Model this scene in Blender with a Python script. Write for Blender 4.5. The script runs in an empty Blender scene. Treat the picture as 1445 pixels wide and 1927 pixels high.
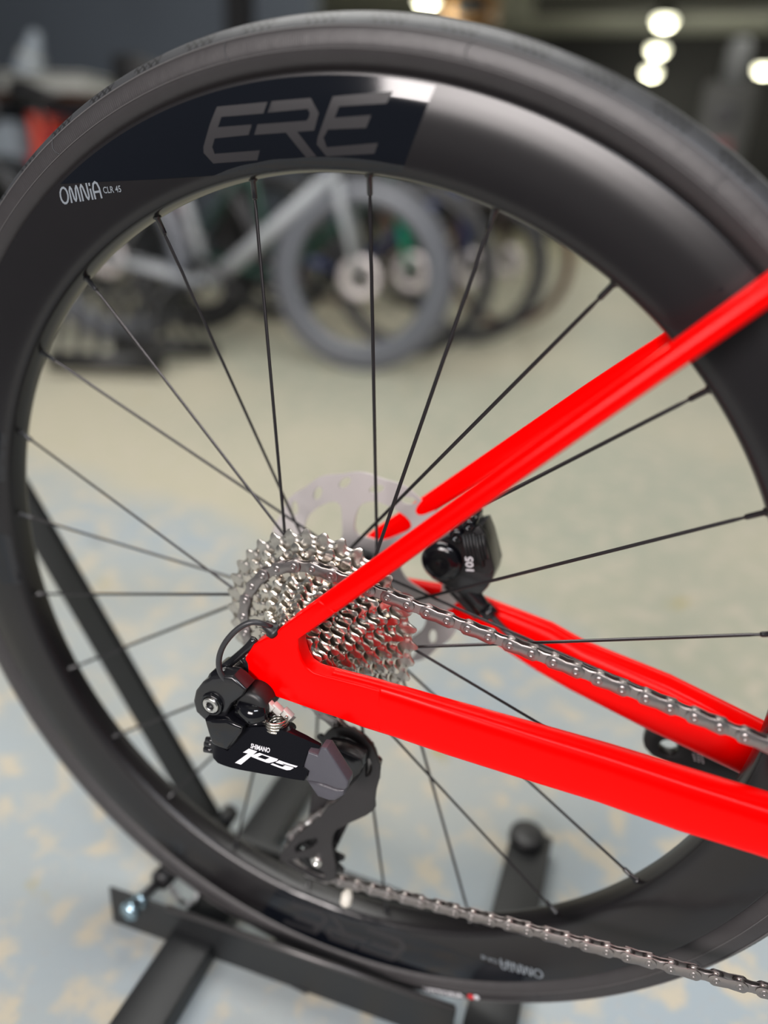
import bpy, bmesh, math, random
from mathutils import Vector, Matrix
from mathutils.geometry import delaunay_2d_cdt
random.seed(7)
SC = bpy.context.scene
COL = SC.collection
PI = math.pi
# ------------------------------------------------------------ camera
CAM = Vector((0.173478, -0.393962, 0.628217))
RC = Matrix(((0.9302986, 0.3613435, 0.0630509), (0.1992041, -0.3533733, -0.9140268), (-0.3079972, 0.8628779, -0.4007238)))
FPX = 1371.15
cd = bpy.data.cameras.new('camera'); cam = bpy.data.objects.new('camera', cd); COL.objects.link(cam)
M = Matrix.Identity(4)
for i in range(3):
    M[i][0] = RC[0][i]; M[i][1] = -RC[1][i]; M[i][2] = -RC[2][i]; M[i][3] = CAM[i]
cam.matrix_world = M
cd.sensor_fit = 'HORIZONTAL'; cd.sensor_width = 36.0; cd.lens = 36.0 * FPX / 1445
cd.clip_start = 0.01; cd.clip_end = 200
cd.dof.use_dof = True; cd.dof.focus_distance = 0.43; cd.dof.aperture_fstop = 2.5
SC.camera = cam
# ------------------------------------------------------------ light and exposure
W = bpy.data.worlds.new('world'); SC.world = W; W.use_nodes = True
W.node_tree.nodes['Background'].inputs[0].default_value = (0.86, 0.93, 1.0, 1)
W.node_tree.nodes['Background'].inputs[1].default_value = 0.11
def area(name, loc, target, sx, sy, power, col=(1, 1, 1)):
    l = bpy.data.lights.new(name, 'AREA'); l.shape = 'RECTANGLE'; l.size = sx; l.size_y = sy; l.energy = power; l.color = col
    o = bpy.data.objects.new(name, l); COL.objects.link(o); o.location = loc
    o.rotation_euler = (Vector(target) - Vector(loc)).to_track_quat('-Z', 'Y').to_euler(); return o
area('shopfront_light', (-0.45, -4.0, 2.25), (0.05, 0, 0.65), 2.2, 1.25, 215, (1.0, 0.93, 0.91))
area('ceiling_lamp_light', (1.3, -1.7, 2.9), (0.0, 0.2, 0.2), 1.4, 0.4, 42, (0.90, 0.93, 1.0))
area('ceiling_lamp_light', (-0.8, 0.9, 3.3), (-0.8, 0.9, 0), 2.6, 1.2, 72, (1.0, 0.99, 0.96))
area('ceiling_lamp_light', (-1.2, 3.3, 3.3), (-1.0, 3.2, 0), 3.0, 1.0, 30, (1.0, 0.98, 0.92))
area('ceiling_lamp_light', (2.0, 7.5, 3.2), (2.0, 7.5, 0), 4.0, 4.0, 100, (1.0, 0.98, 0.92))
VS = SC.view_settings
VS.view_transform = 'Standard'; VS.look = 'None'; VS.exposure = 0.0; VS.gamma = 1.0; VS.use_curve_mapping = False
# ------------------------------------------------------------ pixel rays
def ray(x, y):
    c = Vector(((x - 722.5) / FPX, (y - 963.5) / FPX, 1.0)); return RC.transposed() @ c
def at(x, y, Y):
    d = ray(x, y); return CAM + d * ((Y / 1000 - CAM.y) / d.y)
def fl(x, y, z=0.0):
    d = ray(x, y); return CAM + d * ((z - CAM.z) / d.z)
def pj(P):
    c = RC @ (P - CAM); return Vector((722.5 + FPX * c.x / c.z, 963.5 + FPX * c.y / c.z))
AX = Vector((0, 0, 0.365))
# ------------------------------------------------------------ materials
def mat(name, col, rough=0.5, metal=0.0, spec=0.5, noise=0.0, nscale=40, bump=0.0, bscale=200, coat=0.0, emis=None, es=0, col2=None, aniso=0.0):
    m = bpy.data.materials.new(name); m.use_nodes = True; nt = m.node_tree; b = nt.nodes['Principled BSDF']
    b.inputs['Base Color'].default_value = (*col, 1); b.inputs['Roughness'].default_value = rough; b.inputs['Metallic'].default_value = metal
    b.inputs['Specular IOR Level'].default_value = spec; b.inputs['Coat Weight'].default_value = coat; b.inputs['Coat Roughness'].default_value = 0.08
    b.inputs['Anisotropic'].default_value = aniso
    tc = nt.nodes.new('ShaderNodeTexCoord')
    n = nt.nodes.new('ShaderNodeTexNoise'); n.inputs['Scale'].default_value = nscale; n.inputs['Detail'].default_value = 4
    nt.links.new(tc.outputs['Object'], n.inputs['Vector'])
    mx = nt.nodes.new('ShaderNodeMix'); mx.data_type = 'RGBA'
    c2 = col2 if col2 else tuple(max(0, c * (1 - noise)) for c in col)
    mx.inputs[6].default_value = (*col, 1); mx.inputs[7].default_value = (*c2, 1)
    nt.links.new(n.outputs['Fac'], mx.inputs[0]); nt.links.new(mx.outputs[2], b.inputs['Base Color'])
    if bump:
        n2 = nt.nodes.new('ShaderNodeTexNoise'); n2.inputs['Scale'].default_value = bscale; nt.links.new(tc.outputs['Object'], n2.inputs['Vector'])
        bp = nt.nodes.new('ShaderNodeBump'); bp.inputs['Strength'].default_value = bump; bp.inputs['Distance'].default_value = 0.001
        nt.links.new(n2.outputs['Fac'], bp.inputs['Height']); nt.links.new(bp.outputs[0], b.inputs['Normal'])
    if emis:
        b.inputs['Emission Color'].default_value = (*emis, 1); b.inputs['Emission Strength'].default_value = es
    return m
RED = mat('red_paint', (1.0, 0.0, 0.0), 0.24, spec=0.1)
CARBON = mat('satin_carbon', (0.011, 0.010, 0.011), 0.27, spec=0.5, noise=0.2, nscale=30)
GLOSS = mat('gloss_black', (0.004, 0.005, 0.008), 0.07, spec=0.55)
LETTER = mat('dark_grey_lettering', (0.024, 0.023, 0.025), 0.42, spec=0.35)
SILVERINK = mat('silver_ink', (0.25, 0.28, 0.31), 0.4, metal=0.3)
BLACKAL = mat('black_anodised', (0.012, 0.012, 0.014), 0.22, spec=0.6)
BLACKGL = mat('gloss_derailleur_black', (0.005, 0.005, 0.007), 0.12, spec=0.6)
BLACKPL = mat('black_plastic', (0.016, 0.016, 0.017), 0.42, noise=0.2)
CAGE = mat('matt_black_cage', (0.022, 0.020, 0.021), 0.5)
GREYPL = mat('dark_violet_grey_resin', (0.075, 0.073, 0.088), 0.38, bump=0.15, bscale=700)
SPOKE = mat('black_spoke', (0.03, 0.028, 0.03), 0.28, metal=0.5)
NICKEL = mat('nickel_plate', (0.74, 0.69, 0.62), 0.24, metal=1.0, noise=0.12, nscale=60)
NICKELD = mat('satin_nickel', (0.62, 0.59, 0.54), 0.34, metal=1.0, noise=0.1, nscale=60)
CHAINM = mat('grey_chain_plate', (0.40, 0.365, 0.36), 0.32, metal=1.0, noise=0.2, nscale=180)
CHAINR = mat('polished_pin', (0.8, 0.78, 0.75), 0.15, metal=1.0)
STEEL = mat('brushed_steel', (0.62, 0.60, 0.58), 0.35, metal=1.0)
ROTOR = mat('brake_rotor_steel', (0.62, 0.575, 0.565), 0.45, metal=0.4, noise=0.15)
ALU = mat('bright_bolt', (0.75, 0.73, 0.70), 0.25, metal=1.0)
CABLE = mat('black_cable', (0.03, 0.03, 0.033), 0.38)
WHITEP = mat('white_print', (0.72, 0.71, 0.74), 0.5)
REDP = mat('red_print', (0.7, 0.02, 0.03), 0.5)
STANDM = mat('black_powder_coat', (0.013, 0.014, 0.015), 0.42, bump=0.2, bscale=900)
BLUEZ = mat('blue_zinc_bolt', (0.45, 0.62, 0.72), 0.25, metal=0.9)
CREAM = mat('cream_plastic', (0.72, 0.68, 0.6), 0.5)
BARE = mat('bare_metal', (0.66, 0.64, 0.60), 0.4, metal=0.25)
GREENB = mat('green_circuit', (0.12, 0.22, 0.02), 0.4)
# tire with tread relief: uv.x = motif count round the tire, uv.y = -1..1 across it
def tire_mat():
    m = bpy.data.materials.new('tire_rubber'); m.use_nodes = True; nt = m.node_tree; b = nt.nodes['Principled BSDF']
    b.inputs['Roughness'].default_value = 0.44; b.inputs['Specular IOR Level'].default_value = 0.55
    N = nt.nodes.new; L = nt.links.new
    uv = N('ShaderNodeUVMap'); uv.uv_map = 'UVMap'; sp = N('ShaderNodeSeparateXYZ'); L(uv.outputs[0], sp.inputs[0])
    def mth(op, a, b_=None, c=None):
        n = N('ShaderNodeMath'); n.operation = op
        for i, v in enumerate((a, b_, c)):
            if v is None: continue
            if isinstance(v, (int, float)): n.inputs[i].default_value = v
            else: L(v, n.inputs[i])
        return n.outputs[0]
    u = sp.outputs[0]; v = mth('ABSOLUTE', sp.outputs[1])
    fu = mth('FRACT', u)
    # skewed window of hatching on the shoulder of the tread
    inu = mth('MULTIPLY', mth('GREATER_THAN', fu, 0.12), mth('LESS_THAN', fu, 0.66))
    inv = mth('MULTIPLY', mth('GREATER_THAN', v, 0.14), mth('LESS_THAN', v, 0.40))
    win = mth('MULTIPLY', inu, inv)
    l1 = mth('LESS_THAN', mth('ABSOLUTE', mth('SUBTRACT', mth('FRACT', mth('ADD', mth('MULTIPLY', u, 8.0), mth('MULTIPLY', v, 5.5))), 0.5)), 0.17)
    l2 = mth('LESS_THAN', mth('ABSOLUTE', mth('SUBTRACT', mth('FRACT', mth('SUBTRACT', mth('MULTIPLY', u, 8.0), mth('MULTIPLY', v, 5.5))), 0.5)), 0.17)
    lines = mth('MULTIPLY', mth('MAXIMUM', l1, l2), win)
    fine = mth('MULTIPLY', mth('SINE', mth('MULTIPLY', u, 150.0)), mth('MULTIPLY', mth('GREATER_THAN', v, 0.52), 0.012))
    tc = N('ShaderNodeTexCoord'); no = N('ShaderNodeTexNoise'); no.inputs['Scale'].default_value = 90; no.inputs['Detail'].default_value = 6; L(tc.outputs['Object'], no.inputs['Vector'])
    h = mth('ADD', mth('ADD', mth('MULTIPLY', lines, -1.0), fine), mth('MULTIPLY', no.outputs['Fac'], 0.25))
    bp = N('ShaderNodeBump'); bp.inputs['Strength'].default_value = 0.75; bp.inputs['Distance'].default_value = 0.0014; L(h, bp.inputs['Height']); L(bp.outputs[0], b.inputs['Normal'])
    tread = mth('LESS_THAN', v, 0.43)
    mx = N('ShaderNodeMix'); mx.data_type = 'RGBA'; mx.inputs[6].default_value = (0.027, 0.024, 0.025, 1); mx.inputs[7].default_value = (0.036, 0.038, 0.042, 1); L(tread, mx.inputs[0])
    mx2 = N('ShaderNodeMix'); mx2.data_type = 'RGBA'; L(mx.outputs[2], mx2.inputs[6]); mx2.inputs[7].default_value = (0.05, 0.048, 0.05, 1)
    L(mth('MULTIPLY', no.outputs['Fac'], 0.35), mx2.inputs[0])
    mx3 = N('ShaderNodeMix'); mx3.data_type = 'RGBA'; L(mx2.outputs[2], mx3.inputs[6]); mx3.inputs[7].default_value = (0.008, 0.008, 0.009, 1); L(mth('MULTIPLY', lines, 0.9), mx3.inputs[0]); L(mx3.outputs[2], b.inputs['Base Color'])
    return m
TIRE = tire_mat()
def floor_mat():
    m = bpy.data.materials.new('worn_concrete'); m.use_nodes = True; nt = m.node_tree; b = nt.nodes['Principled BSDF']; N = nt.nodes.new; L = nt.links.new
    b.inputs['Roughness'].default_value = 0.55; b.inputs['Specular IOR Level'].default_value = 0.35
    tc = N('ShaderNodeTexCoord')
    def noise(s, d=5, dist=0.0, off=0):
        n = N('ShaderNodeTexNoise'); n.inputs['Scale'].default_value = s; n.inputs['Detail'].default_value = d; n.inputs['Distortion'].default_value = dist
        mp = N('ShaderNodeMapping'); mp.inputs['Location'].default_value = (off, off * 0.7, 0); L(tc.outputs['Object'], mp.inputs[0]); L(mp.outputs[0], n.inputs['Vector']); return n.outputs['Fac']
    def ramp(f, a, c):
        r = N('ShaderNodeValToRGB'); r.color_ramp.elements[0].position = a; r.color_ramp.elements[1].position = c; L(f, r.inputs[0]); return r.outputs[0]
    def mix(f, a, c):
        x = N('ShaderNodeMix'); x.data_type = 'RGBA'
        L(f, x.inputs[0])
        for i, v in ((6, a), (7, c)):
            if isinstance(v, tuple): x.inputs[i].default_value = (*v, 1)
            else: L(v, x.inputs[i])
        return x.outputs[2]
    sx = N('ShaderNodeSeparateXYZ'); L(tc.outputs['Object'], sx.inputs[0])
    def mth(op, a, c):
        n = N('ShaderNodeMath'); n.operation = op
        for i, v in enumerate((a, c)):
            if isinstance(v, (int, float)): n.inputs[i].default_value = v
            else: L(v, n.inputs[i])
        return n.outputs[0]
    # old cream coating beyond a ragged edge, bare bluish concrete nearer
    edge = mth('ADD', mth('ADD', sx.outputs[1], mth('MULTIPLY', sx.outputs[0], 0.12)), mth('MULTIPLY', mth('SUBTRACT', noise(1.3, 5, 0.5, 3.1), 0.5), 0.9))
    zone = N('ShaderNodeMapRange'); zone.inputs[1].default_value = 0.53; zone.inputs[2].default_value = 0.68; L(edge, zone.inputs[0])
    cream = mix(ramp(noise(0.8, 3, 0.2, 7), 0.4, 0.62), (0.47, 0.44, 0.33), (0.36, 0.37, 0.29))
    blue = mix(ramp(noise(2.2, 4, 0.3, 5), 0.40, 0.62), (0.33, 0.385, 0.42), (0.40, 0.41, 0.37))
    base = mix(zone.outputs[0], blue, cream)
    base = mix(ramp(noise(24, 8, 0.2), 0.50, 0.64), base, (0.50, 0.455, 0.36))
    base = mix(ramp(noise(9, 3, 0, 9), 0.69, 0.74), base, (0.40, 0.33, 0.13))
    base = mix(ramp(noise(5, 3, 0, 21), 0.70, 0.78), base, (0.24, 0.25, 0.25))
    base = mix(ramp(noise(120, 6), 0.55, 0.8), base, (0.36, 0.37, 0.37))
    L(base, b.inputs['Base Color'])
    bp = N('ShaderNodeBump'); bp.inputs['Strength'].default_value = 0.25; bp.inputs['Distance'].default_value = 0.002; L(noise(60, 8), bp.inputs['Height']); L(bp.outputs[0], b.inputs['Normal'])
    return m
# ------------------------------------------------------------ object helpers
def tag(o, label=None, cat=None, group=None, kind=None):
    if label: o['label'] = label
    if cat: o['category'] = cat
    if group: o['group'] = group
    if kind: o['kind'] = kind
    return o
def empty(name, loc, label, cat, group=None, rz=0.0):
    o = bpy.data.objects.new(name, None); COL.objects.link(o); o.location = loc; o.rotation_euler = (0, 0, rz); o.empty_display_size = 0.05
    return tag(o, label, cat, group)
def wm(o):
    m = o.matrix_basis.copy()
    p = o.parent
    while p is not None:
        m = p.matrix_basis @ m; p = p.parent
    return m
def obj(name, bm, m, parent=None, smooth=True, autos=35, local=False):
    """link a bmesh as one object; its vertices are world coordinates unless local"""
    if autos is not None:
        for e in bm.edges:
            if len(e.link_faces) == 2 and e.calc_face_angle(0) > math.radians(autos): e.smooth = False
    me = bpy.data.meshes.new(name)
    for f in bm.faces: f.smooth = smooth
    if parent is not None and not local:
        bm.transform(wm(parent).inverted())
    bm.to_mesh(me); bm.free()
    for mm in (m if isinstance(m, (list, tuple)) else [m]): me.materials.append(mm)
    o = bpy.data.objects.new(name, me); COL.objects.link(o)
    if parent is not None: o.parent = parent
    return o
def box(bm, c, s, R=None, bev=0.0):
    t = bmesh.ops.create_cube(bm, size=1.0); vs = t['verts']
    for v in vs:
        v.co = Vector((v.co.x * s[0], v.co.y * s[1], v.co.z * s[2]))
    if bev:
        es = list({e for v in vs for e in v.link_edges})
        r = bmesh.ops.bevel(bm, geom=es, offset=bev, segments=2, affect='EDGES', profile=0.5)
        vs = list({v for f in r['faces'] for v in f.verts} | {v for v in vs if v.is_valid})
    for v in vs:
        if R is not None: v.co = R @ v.co
        v.co = v.co + Vector(c)
    return vs
def basis(d, up=Vector((0, 1, 0))):
    d = Vector(d).normalized(); a = up.cross(d)
    if a.length < 1e-4: a = Vector((1, 0, 0)).cross(d)
    a.normalize(); b = d.cross(a); return a, b, d
def tube(bm, pts, r, n=10, cap=True, flat=1.0, up=Vector((0, 1, 0))):
    """sweep an ellipse along pts; r number or list; flat scales the 'up' axis"""
    pts = [Vector(p) for p in pts]; rs = r if isinstance(r, (list, tuple)) else [r] * len(pts); rings = []
    for i, p in enumerate(pts):
        d = (pts[min(i + 1, len(pts) - 1)] - pts[max(i - 1, 0)])
        a, b, _ = basis(d, up)
        rings.append([bm.verts.new(p + a * (rs[i] * math.cos(2 * PI * k / n)) + b * (rs[i] * flat * math.sin(2 * PI * k / n))) for k in range(n)])
    for i in range(len(rings) - 1):
        for k in range(n): bm.faces.new((rings[i][k], rings[i][(k + 1) % n], rings[i + 1][(k + 1) % n], rings[i + 1][k]))
    if cap:
        bm.faces.new(rings[0][::-1]); bm.faces.new(rings[-1])
def smooth_pts(P, k=6):
    P = [Vector(p) for p in P]; out = []
    Q = [P[0] * 2 - P[1]] + P + [P[-1] * 2 - P[-2]]
    for i in range(1, len(Q) - 2):
        for j in range(k):
            t = j / k; a, b, c, d = Q[i - 1], Q[i], Q[i + 1], Q[i + 2]
            out.append(0.5 * ((2 * b) + (c - a) * t + (2 * a - 5 * b + 4 * c - d) * t * t + (3 * b - a - 3 * c + d) * t ** 3))
    out.append(P[-1]); return out
def cyl(bm, p0, p1, r0, r1=None, n=20):
    tube(bm, [p0, p1], [r0, r0 if r1 is None else r1], n)
def lathe(bm, prof, n=96, c=AX, closed=False, a0=0.0, a1=2 * PI, uvl=None, umul=1.0):
    """revolve (Y, R) in metres about the axle line through c"""
    full = abs(a1 - a0 - 2 * PI) < 1e-6; m = n if full else n + 1; rings = []
    for i in range(m):
        a = a0 + (a1 - a0) * i / n
        rings.append([bm.verts.new((c.x + R * math.cos(a), c.y + Y, c.z + R * math.sin(a))) for Y, R in prof])
    k = len(prof)
    for i in range(n):
        A = rings[i]; B = rings[(i + 1) % m]
        for j in range(k if closed else k - 1):
            jj = (j + 1) % k
            f = bm.faces.new((A[j], A[jj], B[jj], B[j]))
            if uvl is not None:
                vv = [-1 + 2 * j / (k - 1), -1 + 2 * jj / (k - 1)]
                u0 = umul * i / n; u1 = umul * (i + 1) / n
                for lp, uvw in zip(f.loops, ((u0, vv[0]), (u0, vv[1]), (u1, vv[1]), (u1, vv[0]))): lp[uvl].uv = uvw
def area2(p): return sum(p[i][0] * p[(i + 1) % len(p)][1] - p[(i + 1) % len(p)][0] * p[i][1] for i in range(len(p))) / 2
def plate(bm, outer, holes, mp0, mp1, grid=None):
    """outline with holes in 2D, mapped by mp0 (front) and mp1 (back) into a solid; mp1=None: a skin"""
    loops = [outer if area2(outer) > 0 else outer[::-1]] + [h if area2(h) < 0 else h[::-1] for h in holes]
    vs = []; fs = []
    for l in loops:
        s = len(vs); vs += [Vector((p[0], p[1])) for p in l]; fs.append(list(range(s, s + len(l))))
    if grid: vs += [Vector(g) for g in grid]
    es = [(f[i], f[(i + 1) % len(f)]) for f in fs for i in range(len(f))]
    r = delaunay_2d_cdt(vs, es, [], 0, 1e-9)
    V, E_, F = r[0], r[1], []
    for f in r[2]:
        x = sum(V[i].x for i in f) / len(f); y = sum(V[i].y for i in f) / len(f); ins = False
        for l in loops:
            j = len(l) - 1
            for i in range(len(l)):
                if (l[i][1] > y) != (l[j][1] > y) and x < (l[j][0] - l[i][0]) * (y - l[i][1]) / (l[j][1] - l[i][1]) + l[i][0]: ins = not ins
                j = i
        if ins: F.append(f)
    a = [bm.verts.new(mp0(v.x, v.y)) for v in V]
    cnt = {}
    for f in F:
        try: bm.faces.new([a[i] for i in f])
        except ValueError: continue
        for i in range(len(f)): cnt[(f[i], f[(i + 1) % len(f)])] = 1
    if mp1:
        b = [bm.verts.new(mp1(v.x, v.y)) for v in V]
        for f in F:
            try: bm.faces.new([b[i] for i in f][::-1])
            except ValueError: pass
        for (i, j) in cnt:
            if (j, i) not in cnt: bm.faces.new((a[j], a[i], b[i], b[j]))
    bmesh.ops.recalc_face_normals(bm, faces=bm.faces[:])
def circ2(cx, cy, r, n=24, ry=None): return [(cx + r * math.cos(2 * PI * i / n), cy + (ry or r) * math.sin(2 * PI * i / n)) for i in range(n)]
def pxplate(name, px, Y0, Y1, m, parent, holes=(), bev=0.0, seg=2, smooth_k=0):
    """solid between planes Y0 (near) and Y1 (far), outline given where it is seen on plane Y0"""
    def cv(l):
        P = [at(x, y, Y0) for x, y in l]
        if smooth_k:
            P = smooth_pts(P + [P[0]], smooth_k)[:-1]
        return [(p.x, p.z) for p in P]
    bm = bmesh.new()
    plate(bm, cv(px), [cv(h) for h in holes], lambda x, z: Vector((x, Y0 / 1000, z)), lambda x, z: Vector((x, Y1 / 1000, z)))
    if bev:
        es = [e for e in bm.edges if len(e.link_faces) == 2 and e.calc_face_angle(0) > 0.9 and abs(e.verts[0].co.y - e.verts[1].co.y) < 1e-6]
        bmesh.ops.bevel(bm, geom=es, offset=bev, segments=seg, affect='EDGES', profile=0.5, clamp_overlap=True)
    return obj(name, bm, m, parent)
def inset_px(Y, cx, cy, r, n=20): # circle of r metres seen at a pixel, returned as pixels
    c = at(cx, cy, Y); return [tuple(pj(c + Vector((r * math.cos(2 * PI * i / n), 0, r * math.sin(2 * PI * i / n))))) for i in range(n)]
def loft_stay(bm, st, n=28, ex=2.6):
    """st: (upper pixel, lower pixel, Y mm, half thickness in Y mm): rounded bar filling those edges as seen"""
    C = []
    for (u, l, Y, hy) in st:
        P = at(*u, Y); Q = at(*l, Y); C.append([(P + Q) / 2, (P - Q) / 2, Vector((0, hy / 1000, 0))])
    rings = []
    for i, (c, a, b) in enumerate(C):
        t = (pj(C[min(i + 1, len(C) - 1)][0]) - pj(C[max(i - 1, 0)][0])).normalized(); nn = Vector((-t.y, t.x))
        pa = abs((pj(c + a) - pj(c)).dot(nn)); pb = abs((pj(c + b) - pj(c)).dot(nn))
        q_ = ex / (ex - 1); k = max(0.2, 1 - (pb / pa) ** q_) ** (1 / q_) if pa > 0 else 1
        a = a * k; ring = []
        for j in range(n):
            th = 2 * PI * j / n; cc, ss = math.cos(th), math.sin(th)
            ring.append(bm.verts.new(c + a * (math.copysign(abs(cc) ** (2 / ex), cc)) + b * (math.copysign(abs(ss) ** (2 / ex), ss))))
        rings.append(ring)
    for i in range(len(rings) - 1):
        for j in range(n): bm.faces.new((rings[i][j], rings[i][(j + 1) % n], rings[i + 1][(j + 1) % n], rings[i + 1][j]))
    bm.faces.new(rings[0][::-1]); bm.faces.new(rings[-1]); bmesh.ops.recalc_face_normals(bm, faces=bm.faces[:])
def text2d(s, size=1.0, bold=0.0):
    cu = bpy.data.curves.new('t', 'FONT'); cu.body = s; cu.size = size; cu.offset = bold; cu.resolution_u = 3
    o = bpy.data.objects.new('t', cu); COL.objects.link(o); bpy.context.view_layer.update()
    me = bpy.data.meshes.new_from_object(o.evaluated_get(bpy.context.evaluated_depsgraph_get()))
    V = [v.co.copy() for v in me.vertices]; F = [list(p.vertices) for p in me.polygons]
    bpy.data.objects.remove(o); bpy.data.meshes.remove(me); bpy.data.curves.remove(cu); return V, F
def put_text(name, s, size, mp, m, parent, bold=0.0, shear=0.0, label=None):
    V, F = text2d(s, size, bold); bm = bmesh.new(); a = [bm.verts.new(mp(v.x + shear * v.y, v.y)) for v in V]
    for f in F:
        try: bm.faces.new([a[i] for i in f])
        except ValueError: pass
    o = obj(name, bm, m, parent)
    if label: o['label'] = label
    return o
# ------------------------------------------------------------ setting
bm = bmesh.new(); box(bm, (0, 9.05, -0.05), (22, 19.9, 0.1)); tag(obj('floor', bm, floor_mat(), smooth=False), kind='structure')
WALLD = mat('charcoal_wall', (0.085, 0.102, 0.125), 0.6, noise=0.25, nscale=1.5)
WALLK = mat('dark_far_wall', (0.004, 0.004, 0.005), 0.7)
CEIL = mat('grey_green_ceiling', (0.42, 0.43, 0.39), 0.8, noise=0.3, nscale=0.8)
BEAM = mat('dark_beam', (0.045, 0.045, 0.04), 0.7)
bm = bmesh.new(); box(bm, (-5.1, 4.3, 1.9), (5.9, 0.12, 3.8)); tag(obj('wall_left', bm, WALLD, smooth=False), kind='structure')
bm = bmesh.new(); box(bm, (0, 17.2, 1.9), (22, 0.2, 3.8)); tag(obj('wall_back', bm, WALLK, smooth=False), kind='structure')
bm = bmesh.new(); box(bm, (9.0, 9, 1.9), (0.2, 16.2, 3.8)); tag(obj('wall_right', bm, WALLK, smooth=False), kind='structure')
bm = bmesh.new(); box(bm, (0, 7.9, 3.85), (22, 19.8, 0.1)); tag(obj('ceiling', bm, CEIL, smooth=False), kind='structure')
k = 0
for y in (6.5, 9.0, 11.5, 14.0):
    k += 1; bm = bmesh.new(); box(bm, (3.0, y, 3.66), (11.8, 0.28, 0.28)); tag(obj('trim_%d' % k, bm, BEAM, smooth=False), kind='structure')
PANEL = mat('pale_roof_panel', (0.75, 0.76, 0.72), 0.7)
for x, y in ((1.9, 7.8), (1.9, 10.2), (5.2, 7.8), (5.2, 10.2), (5.4, 12.7), (2.0, 12.7)):
    k += 1; bm = bmesh.new(); box(bm, (x, y, 3.77), (1.5, 1.7, 0.06)); tag(obj('trim_%d' % k, bm, PANEL, smooth=False), kind='structure')
bm = bmesh.new(); box(bm, (-2.62, 4.2, 1.9), (0.16, 0.08, 3.8)); tag(obj('trim_%d' % (k + 1), bm, mat('black_post', (0.006, 0.006, 0.007), 0.6), smooth=False), kind='structure')
# ------------------------------------------------------------ the bicycle
BIKE = empty('bicycle', (0, 0, 0.365), 'red road bicycle with deep black rim in the foreground, only its rear end in view', 'bicycle')
# tire
tp = []
for i in range(33):
    t = i / 32; a = math.radians(-57 + 294 * t)   # from near bead over the crown to the far bead
    tp.append((-math.cos(a) * 0.0148, 0.3295 + 0.0150 * math.sin(a)))
# small steps at tread edge and bead line
def stepr(i, d): Y, R = tp[i]; tp[i] = (Y * (1 + d), R + (d * 0.014 * (R - 0.3295) / 0.015))
for i in (9, 23): stepr(i, 0.028)
for i in (5, 27): stepr(i, 0.022)
for i in (3, 29): stepr(i, 0.02)
bm = bmesh.new(); uvl = bm.loops.layers.uv.new('UVMap'); lathe(bm, tp, 384, uvl=uvl, umul=60.0)
tire = obj('tire', bm, TIRE, BIKE)
bm = bmesh.new()
for k in range(16):
    a = math.radians(11.2 + 22.5 * k); ap = []
    for j in range(5, 10):
        Y, R = tp[j]; ap.append(Vector((R * 1.0005 * math.cos(a + 0.0018 * (9 - j) * (j - 5)), Y * 1.012, R * 1.0005 * math.sin(a + 0.0018 * (9 - j) * (j - 5)))) + AX)
    tube(bm, smooth_pts(ap, 3), 0.00028, 5)
obj('mould_line', bm, TIRE, tire)
for j, rr_ in ((9, 0.00042), (5, 0.00028), (23, 0.00042), (27, 0.00028)):
    Y, R = tp[j]; bm = bmesh.new(); lathe(bm, [(Y + rr_ * math.cos(t), R + rr_ * math.sin(t)) for t in [q * PI / 3 for q in range(6)]], 288, closed=True); obj('seam_ridge', bm, mat('ridge_glint_rubber', (0.10, 0.095, 0.095), 0.4), tire)  # glint along the raised seams is put into their paler colour
# rim
RP = [(3.0, 271.7), (7.6, 272.5), (10.3, 274.8), (12.2, 279.5), (13.5, 287), (14.3, 296), (14.6, 303), (14.3, 309), (13.8, 314), (13.5, 316.3), (13.0, 317.3), (12.2, 317.5), (11.4, 316.6)]
def rimy(R):
    R *= 1000
    for (y0, r0), (y1, r1) in zip(RP[:10], RP[1:11]):
        if r0 <= R <= r1: return (y0 + (y1 - y0) * (R - r0) / (r1 - r0)) / 1000
    return 0.0130 if R > 310 else 0.003
fine = [(v.x, v.z) for v in smooth_pts([Vector((y, 0, r)) for y, r in RP], 4)]
prof = [(-y / 1000, r / 1000) for y, r in fine[::-1]] + [(0, 0.2715)] + [(y / 1000, r / 1000) for y, r in fine]
bm = bmesh.new(); lathe(bm, prof, 320, closed=True); bmesh.ops.recalc_face_normals(bm, faces=bm.faces[:]); rim = obj('rim', bm, CARBON, BIKE, autos=50)
FT = sorted([(r / 1000, y / 1000) for y, r in fine])
def rimy2(R):
    for (r0, y0), (r1, y1) in zip(FT[:-1], FT[1:]):
        if r0 <= R <= r1 and r1 > r0: return y0 + (y1 - y0) * (R - r0) / (r1 - r0)
    return 0.0133 if R > 0.31 else 0.003
def drape(x, z, lift=0.00015, rot=0.0):
    R = math.hypot(x, z); a = math.atan2(z, x) + rot; RR = min(max(R, 0.2726), 0.3162)
    return Vector((RR * math.cos(a), -(rimy2(RR) + lift), RR * math.sin(a))) + AX
def grid_in(poly, s=0.003):
    xs = [p[0] for p in poly]; ys = [p[1] for p in poly]; out = []
    x = min(xs)
    while x < max(xs):
        y = min(ys)
        while y < max(ys):
            ins = False; j = len(poly) - 1
            for i in range(len(poly)):
                if (poly[i][1] > y) != (poly[j][1] > y) and x < (poly[j][0] - poly[i][0]) * (y - poly[i][1]) / (poly[j][1] - poly[i][1]) + poly[i][0]: ins = not ins
                j = i
            if ins: out.append((x, y))
            y += s
        x += s
    return out
def dens(poly, s=0.003):
    out = []
    for i in range(len(poly)):
        a = Vector(poly[i]); b = Vector(poly[(i + 1) % len(poly)]); n = max(1, int((b - a).length / s))
        out += [tuple(a.lerp(b, j / n)) for j in range(n)]
    return out
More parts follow.
